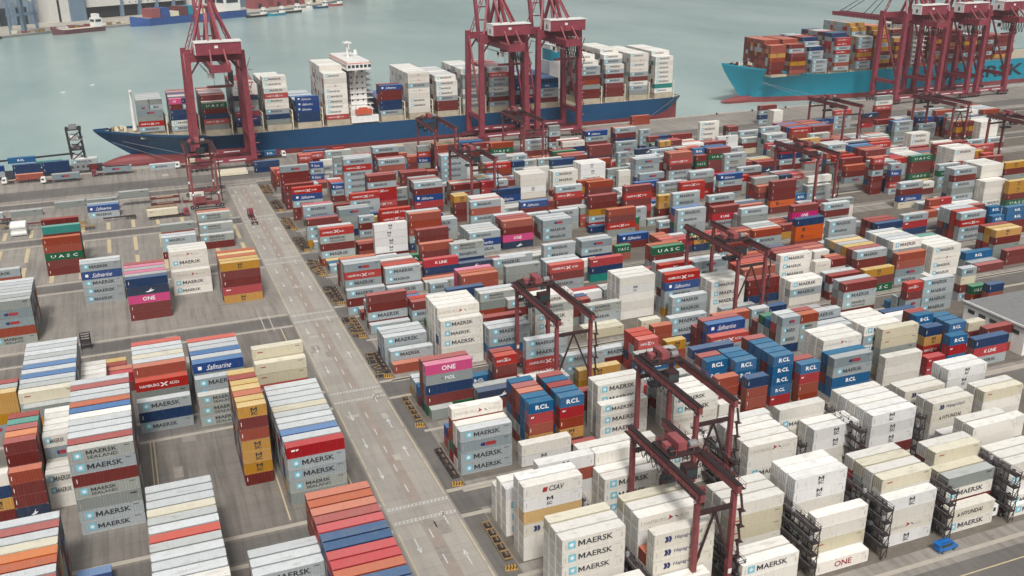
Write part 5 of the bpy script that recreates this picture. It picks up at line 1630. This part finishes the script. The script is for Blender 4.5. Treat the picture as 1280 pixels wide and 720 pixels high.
def pin_rack(x, y, n, label, mat='tan'):
    rt = empty('twistlock_rack', (x, y, 0))
    tag(rt, label, 'steel rack', 'low steel racks beside the block ends')
    m = MB()
    for xx in (0, 1.6): m.box(xx, 0, .3, xx + .15, n * 2.6, .5, mat)
    for i in range(n + 1): m.box(0, i * 2.6 - .1, .5, 1.75, i * 2.6 + .1, .8, mat)
    m.obj('frame', rt)
    for i in range(n):
        m = MB(); m.box(.3, i * 2.6 + .5, .05, 1.4, i * 2.6 + 2.0, .95, 'rack'); m.box(.75, i * 2.6 + .6, .95, .95, i * 2.6 + 1.9, 1.05, 'tan')
        m.obj('bin', rt)
random.seed(31)
for k, f_ in enumerate(FRONTS[1:]):
    pin_rack(56.2, f_ + 1, 5, 'low ladder like rack at the road end of the %s' % BLK[k + 1], 'rack' if k % 2 else 'tan')
m_i = 0
def lash(x, y, label):
    rt = empty('lashing_bundle', (x, y, 0), random.uniform(-.5, .5))
    tag(rt, label, 'scrap', 'tan and yellow scrap bundles beside the road')
    m = MB()
    for i in range(4):
        a = random.uniform(-.2, .2); m.beam((-1.4, -.6 + i * .4, .3 + .1 * i), (1.4, -.5 + i * .4 + a, .4), .16, .16, random.choice(['tan', 'rack', 'rack', 'dark']))
    m.obj('rod', rt)
    m = MB(); m.box(-1.0, -.8, 0, -.8, .9, .5, 'tan'); m.box(.8, -.8, 0, 1.0, .9, .5, 'tan'); m.obj('cradle', rt)
for k, f_ in enumerate(FRONTS[4:]):
    for j in range(6):
        lash(54.8 + random.uniform(0, 1.0), f_ + j * 2.9 + random.uniform(-.5, .5), '%s scrap bundle from the front beside the %s' % (NUM[j], BLK[k + 4]))
rt = empty('spreader_frame', (-19.5, 286, 0))
tag(rt, 'black steel spreader frame standing alone in the left lane', 'steel frame')
m = MB()
for xx in (-1.3, 1.3):
    for yy in (-1, 1): m.box(xx - .12, yy - .12, 0, xx + .12, yy + .12, 4.5, 'dark')
for z in (1.2, 3, 4.5):
    m.box(-1.3, -1.1, z - .12, 1.3, -.9, z + .12, 'dark'); m.box(-1.3, .9, z - .12, 1.3, 1.1, z + .12, 'dark'); m.box(-1.4, -1, z - .1, -1.2, 1, z + .1, 'dark'); m.box(1.2, -1, z - .1, 1.4, 1, z + .1, 'dark')
m.obj('frame', rt)
m = MB(); m.box(-1.2, -1, 1.6, 1.2, 1, 2.4, 'rack'); m.obj('counterweight', rt)
m = MB()
for x, y in ((365, 529.5), (385, 530), (340, 529), (402, 530)):
    pass
for k, (x, w_) in enumerate(((345, 'left'), (372, 'middle'), (398, 'right'))):
    rt = empty('mooring_bollard', (x, QUAY(x) - 2.2, 0))
    tag(rt, '%s dark mooring bollard on the open quay between the ships' % w_, 'bollard', 'bollards along the quay edge')
    m = MB(); m.cyl((0, 0, 0), (0, 0, .9), .45, 10, 'dark', .35); m.obj('post', rt)
    m = MB(); m.cyl((0, 0, .9), (0, 0, 1.2), .7, 10, 'dark', .6); m.obj('cap', rt)

# ------------------------------------------------------------------ far shore
SH = lambda x: 1240 + .52 * (x + 100) if x > -110 else 1235 + .35 * (x + 110)
m = MB()
pts = [(-2500, SH(-2500) + 500), (-700, SH(-700)), (-114, 1216), (-60, 1256), (23, 1300), (106, 1352), (200, 1408), (290, 1492), (420, 1700), (700, 2200), (700, 4500), (-2500, 4500)]
m.face([(a, b, -.5) for a, b in pts], 'landfar')
for (a, b), (c_, d_) in zip(pts[:9], pts[1:10]):
    m.face([(a, b, -5), (c_, d_, -5), (c_, d_, -.5), (a, b, -.5)], 'grey')
struct(m.obj('far_shore'))
U = Vector((.857, .515, 0)); V = Vector((-.515, .857, 0))
def far_frame(name, x, y, label, cat, group=None):
    rt = empty(name, (x, y, 0), math.atan2(.515, .857))
    tag(rt, label, cat, group)
    return rt
MAT['bwhite'] = plain('pale_facade', (0.62, 0.61, 0.57), .8)
MAT['bgrey'] = plain('grey_facade', lin(132, 142, 154), .8, 0, .1, .05)
MAT['bblue'] = plain('blue_grey_cladding', lin(108, 128, 146), .8, 0, .1, .05)
b1 = far_frame('terminal_building', -180, 1290, 'grey industrial building with deep blue shadowed bays, top left corner', 'building')
m = MB(); m.box(-60, 6, -.5, 110, 60, 70, 'bgrey'); w1 = m.obj('wall', b1)
for i in range(8):
    m = MB(); m.box(-56 + i * 21, 5.2, 0, -42 + i * 21, 6.1, 20, 'glass'); m.obj('bay_door', b1)
for i in range(9):
    m = MB(); m.box(-60 + i * 21, 2, -.5, -57 + i * 21, 6.2, 26, 'bblue'); m.obj('column', b1)
b2 = far_frame('tower_block', -68, 1352, 'pale concrete tower with dark vertical seam on the far shore', 'building')
m = MB(); m.box(0, 0, -.5, 26, 30, 90, 'bwhite'); m.obj('wall', b2)
m = MB(); m.box(11, -.6, 0, 13.5, -.02, 90, 'dark'); m.obj('seam', b2)
m = MB(); m.box(26.1, -3, -.5, 46, 30, 90, 'bblue'); m.obj('blue_wing', b2)
b3 = far_frame('warehouse_block', -28, 1378, 'long white warehouse with dark open ground floor on the far shore', 'building')
m = MB(); m.box(0, 4, 14, 150, 60, 24, 'bwhite'); m.box(0, 4, 28, 150, 60, 60, 'bwhite'); m.box(0, 8, 0, 150, 60, 60, 'dark'); m.obj('wall', b3)
for i, x in enumerate((0, 52, 78, 104, 130)):
    m = MB(); m.box(x, 2.5, -.5, x + 3.4, 8.5, 62, 'bblue'); m.obj('column', b3)
for i in range(26):
    m = MB(); m.box(4 + i * 5.6, 3.8, 31, 7 + i * 5.6, 4.1, 33, 'glass'); m.obj('window', b3)
for i in range(10):
    m = MB(); m.box(56 + i * 9, 3.8, 16, 57.5 + i * 9, 4.1, 17.4, 'dark'); m.obj('vent', b3)
b4 = far_frame('ramp_building', 110, 1452, 'white ramp building with curved dark openings on the far shore', 'building')
m = MB(); m.box(0, 4, -.5, 60, 50, 60, 'bwhite'); m.obj('wall', b4)
for z in (8, 17, 26, 36):
    m = MB(); m.box(20, 3.4, z, 46, 4.1, z + 5, 'glass'); m.obj('opening', b4)
b5 = far_frame('silo_building', 168, 1480, 'blue grey block beside the ramp building on the far shore', 'building')
m = MB(); m.box(-2, 0, -.5, 30, 40, 80, 'bblue'); m.obj('wall', b5)
m = MB(); m.box(-2.3, -.3, 20, 30.3, -.02, 22, 'bgrey'); m.box(-2.3, -.3, 44, 30.3, -.02, 46, 'bgrey'); m.obj('ledge', b5)
random.seed(17)
for i in range(9):
    x = 190 + i * 30; y = 1445 + i * 24 + (i > 3) * 20
    bb = far_frame('storage_shed', x, y, '%s shed from the left among the far right shore stacks' % NUM[i], 'shed', 'sheds and stacks on the far shore')
    m = MB(); hh = random.uniform(10, 24); m.box(0, 0, -.5, 24, 20, hh, random.choice(['cream', 'bwhite', 'pink', 'reddark'])); m.obj('wall', bb)
    m = MB(); m.box(-.5, -.5, hh, 24.5, 20.5, hh + 1, 'bgrey'); m.obj('roof', bb)
    m = MB(); m.box(6, -.3, 0, 12, -.02, 6, 'dark'); m.obj('door', bb)
def boat(name, x, y, L, B, hgt, mat, label, deckm='cream', house=True, cargo=False, rz=math.atan2(.515, .857), cat='boat', group=None):
    rt = empty(name, (x, y, -3), rz)
    tag(rt, label, cat, group)
    m = MB()
    P = [(-L / 2, 0), (-L / 2 + B * .8, -B / 2), (L / 2 - 1, -B / 2), (L / 2, -B * .4), (L / 2, B * .4), (L / 2 - 1, B / 2), (-L / 2 + B * .8, B / 2)]
    for i in range(len(P)):
        a = P[i]; b = P[(i + 1) % len(P)]
        ha = hgt * (1.35 if i == 0 else 1); hb2 = hgt * (1.35 if (i + 1) % len(P) == 0 else 1)
        m.face([(a[0], a[1] * .9, -1), (b[0], b[1] * .9, -1), (b[0], b[1], hb2), (a[0], a[1], ha)], mat)
    m.obj('hull', rt)
    m = MB(); m.face([(a, b, hgt * .96) for a, b in P], deckm); m.obj('deck', rt)
    if house:
        m = MB(); s_ = max(2.2, hgt * 1.1); m.box(L / 2 - L * .2, -B * .38, hgt, L / 2 - L * .05, B * .38, hgt + s_ * 1.8, 'white'); m.box(L / 2 - L * .17, -B * .3, hgt + s_ * 1.8, L / 2 - L * .08, B * .3, hgt + s_ * 2.6, 'white'); ho = m.obj('wheelhouse', rt)
        m = MB(); m.box(L / 2 - L * .2 - .1, -B * .3, hgt + s_, L / 2 - L * .2 + .05, B * .3, hgt + s_ * 1.5, 'glass'); m.box(L / 2 - L * .18, -B * .39, hgt + s_, L / 2 - L * .07, -B * .37, hgt + s_ * 1.5, 'glass'); m.obj('window', ho)
    if cargo:
        for i in range(int(L * .62 / 13)):
            cc = random.choice(['hull2', 'pink', 'reddark', 'pink', 'hull3', 'cream'])
            m = MB(); m.box(-L / 2 + B + i * 13, -B * .42, hgt, -L / 2 + B + i * 13 + 12, B * .42, hgt + random.choice([5.5, 8, 10.5]), cc); m.obj('cargo_stack', rt)
    return rt
boat('feeder_ship', 92, 1330, 165, 24, 9, 'hull3', 'bright blue hulled feeder ship against the far shore', cargo=True, cat='ship')
boat('cargo_barge', -36, 1246, 62, 14, 5, 'brownhull', 'low brown cargo barge against the far shore, left')
boat('derrick_lighter', -135, 1206, 46, 14, 3, 'dark', 'dark lighter moored at the far left shore')
for i, (x, y, L, mm_, d_) in enumerate(((178, 1350, 34, 'dark', 'black hulled'), (205, 1362, 30, 'hull2', 'teal hulled'), (228, 1392, 40, 'dark', 'long dark'), (252, 1420, 30, 'white', 'white'), (282, 1450, 26, 'hull1', 'navy'), (310, 1480, 26, 'pink', 'red'))):
    boat('work_boat', x, y, L, 9, 3, mm_, '%s work boat, %s from the left, moored at the far right shore' % (d_, NUM[i]), group='work boats along the far shore')
boat('motor_boat', 330, 900, 6, 2, 1.0, 'white', 'tiny white motor boat trailing a wake beyond the blue ship', rz=.1)
for i, (x, y) in enumerate(((-40, 800), (-20, 830))):
    boat('buoy_boat', x, y, 3.2, 1.2, .5, 'white', '%s tiny white boat from the left on the open water' % NUM[i], rz=.4, group='tiny boats on the water', house=False)
random.seed(23)
for i in range(34):
    t = i / 34
    x = -105 + 200 * t + random.uniform(-2, 2); y = 1226 + 125 * t + 4
    if 20 < i: y += 8
    pt = far_frame('quay_crate', x, y, 'small pale crate on the far wharf, %s along its %s half' % (NUM[i % 17], 'left' if i < 17 else 'right'), 'crate', 'crates along the far wharf')
    m = MB(); s_ = random.uniform(2.2, 4.5); mt = random.choice(['cream', 'pink', 'white', 'tan']); m.box(0, 0, 0, s_ * 1.5, s_, s_ * .9, mt); m.obj('box', pt)
    m = MB(); m.box(-.1, -.1, s_ * .9, s_ * 1.5 + .1, s_ + .1, s_ * .9 + .3, 'silver'); m.obj('lid', pt)
def far_crane(x, y, label):
    c_ = far_frame('harbour_crane', x, y, label, 'crane', 'cranes on the far wharf')
    for sx in (-7, 7):
        m = MB(); m.beam((sx, 0, -.5), (sx, 0, 46), 2.6, 2.6, 'bblue'); m.obj('leg', c_)
    m = MB(); m.box(-9, -1.5, 18, 9, 1.5, 21, 'bblue'); m.box(-9, -30, 44, -6, 20, 47, 'bblue'); m.box(6, -30, 44, 9, 20, 47, 'bblue'); m.obj('girder', c_)
far_crane(-98, 1236, 'blue grey harbour crane at the far top left wharf')
far_crane(-84, 1250, 'second blue grey harbour crane beside the first at top left')

random.seed(77)
q1, q2 = [], []
for i in range(70):
    if i % 2: x, y = random.uniform(39.6, 51), random.uniform(80, 455)
    else: x, y = random.uniform(-110, 36), random.uniform(150, 500)
    w_, h_ = random.uniform(1, 3.4), random.uniform(1, 5)
    (q1 if i % 3 else q2).append(rect(x, y, min(x + w_, 52.9) if i % 2 else x + w_, y + h_))
MAT['patch1'] = plain('dark_repair_patch', lin(142, 136, 128), 0.9, 0, 0.2, 1)
MAT['patch2'] = plain('pale_repair_patch', lin(172, 166, 156), 0.9, 0, 0.12, 1)
sheet('paving_patch', q1, 'patch1', 0.011)
sheet('paving_patch_pale', q2, 'patch2', 0.0125)
# ------------------------------------------------------------------ haze
m, n, b = new_mat('sea_haze')
n.nodes.remove(b)
pv = n.nodes.new('ShaderNodeVolumePrincipled')
pv.inputs['Color'].default_value = (0.88, 0.93, 0.95, 1)
pv.inputs['Density'].default_value = 0.00011
pv.inputs['Anisotropy'].default_value = 0.3
n.links.new(pv.outputs[0], n.nodes['Material Output'].inputs['Volume'])
MAT['haze'] = m
hz_ = MB().box(-6200, -600, -9, 9200, 9200, 130, 'haze').obj('haze')
hz_['kind'] = 'stuff'
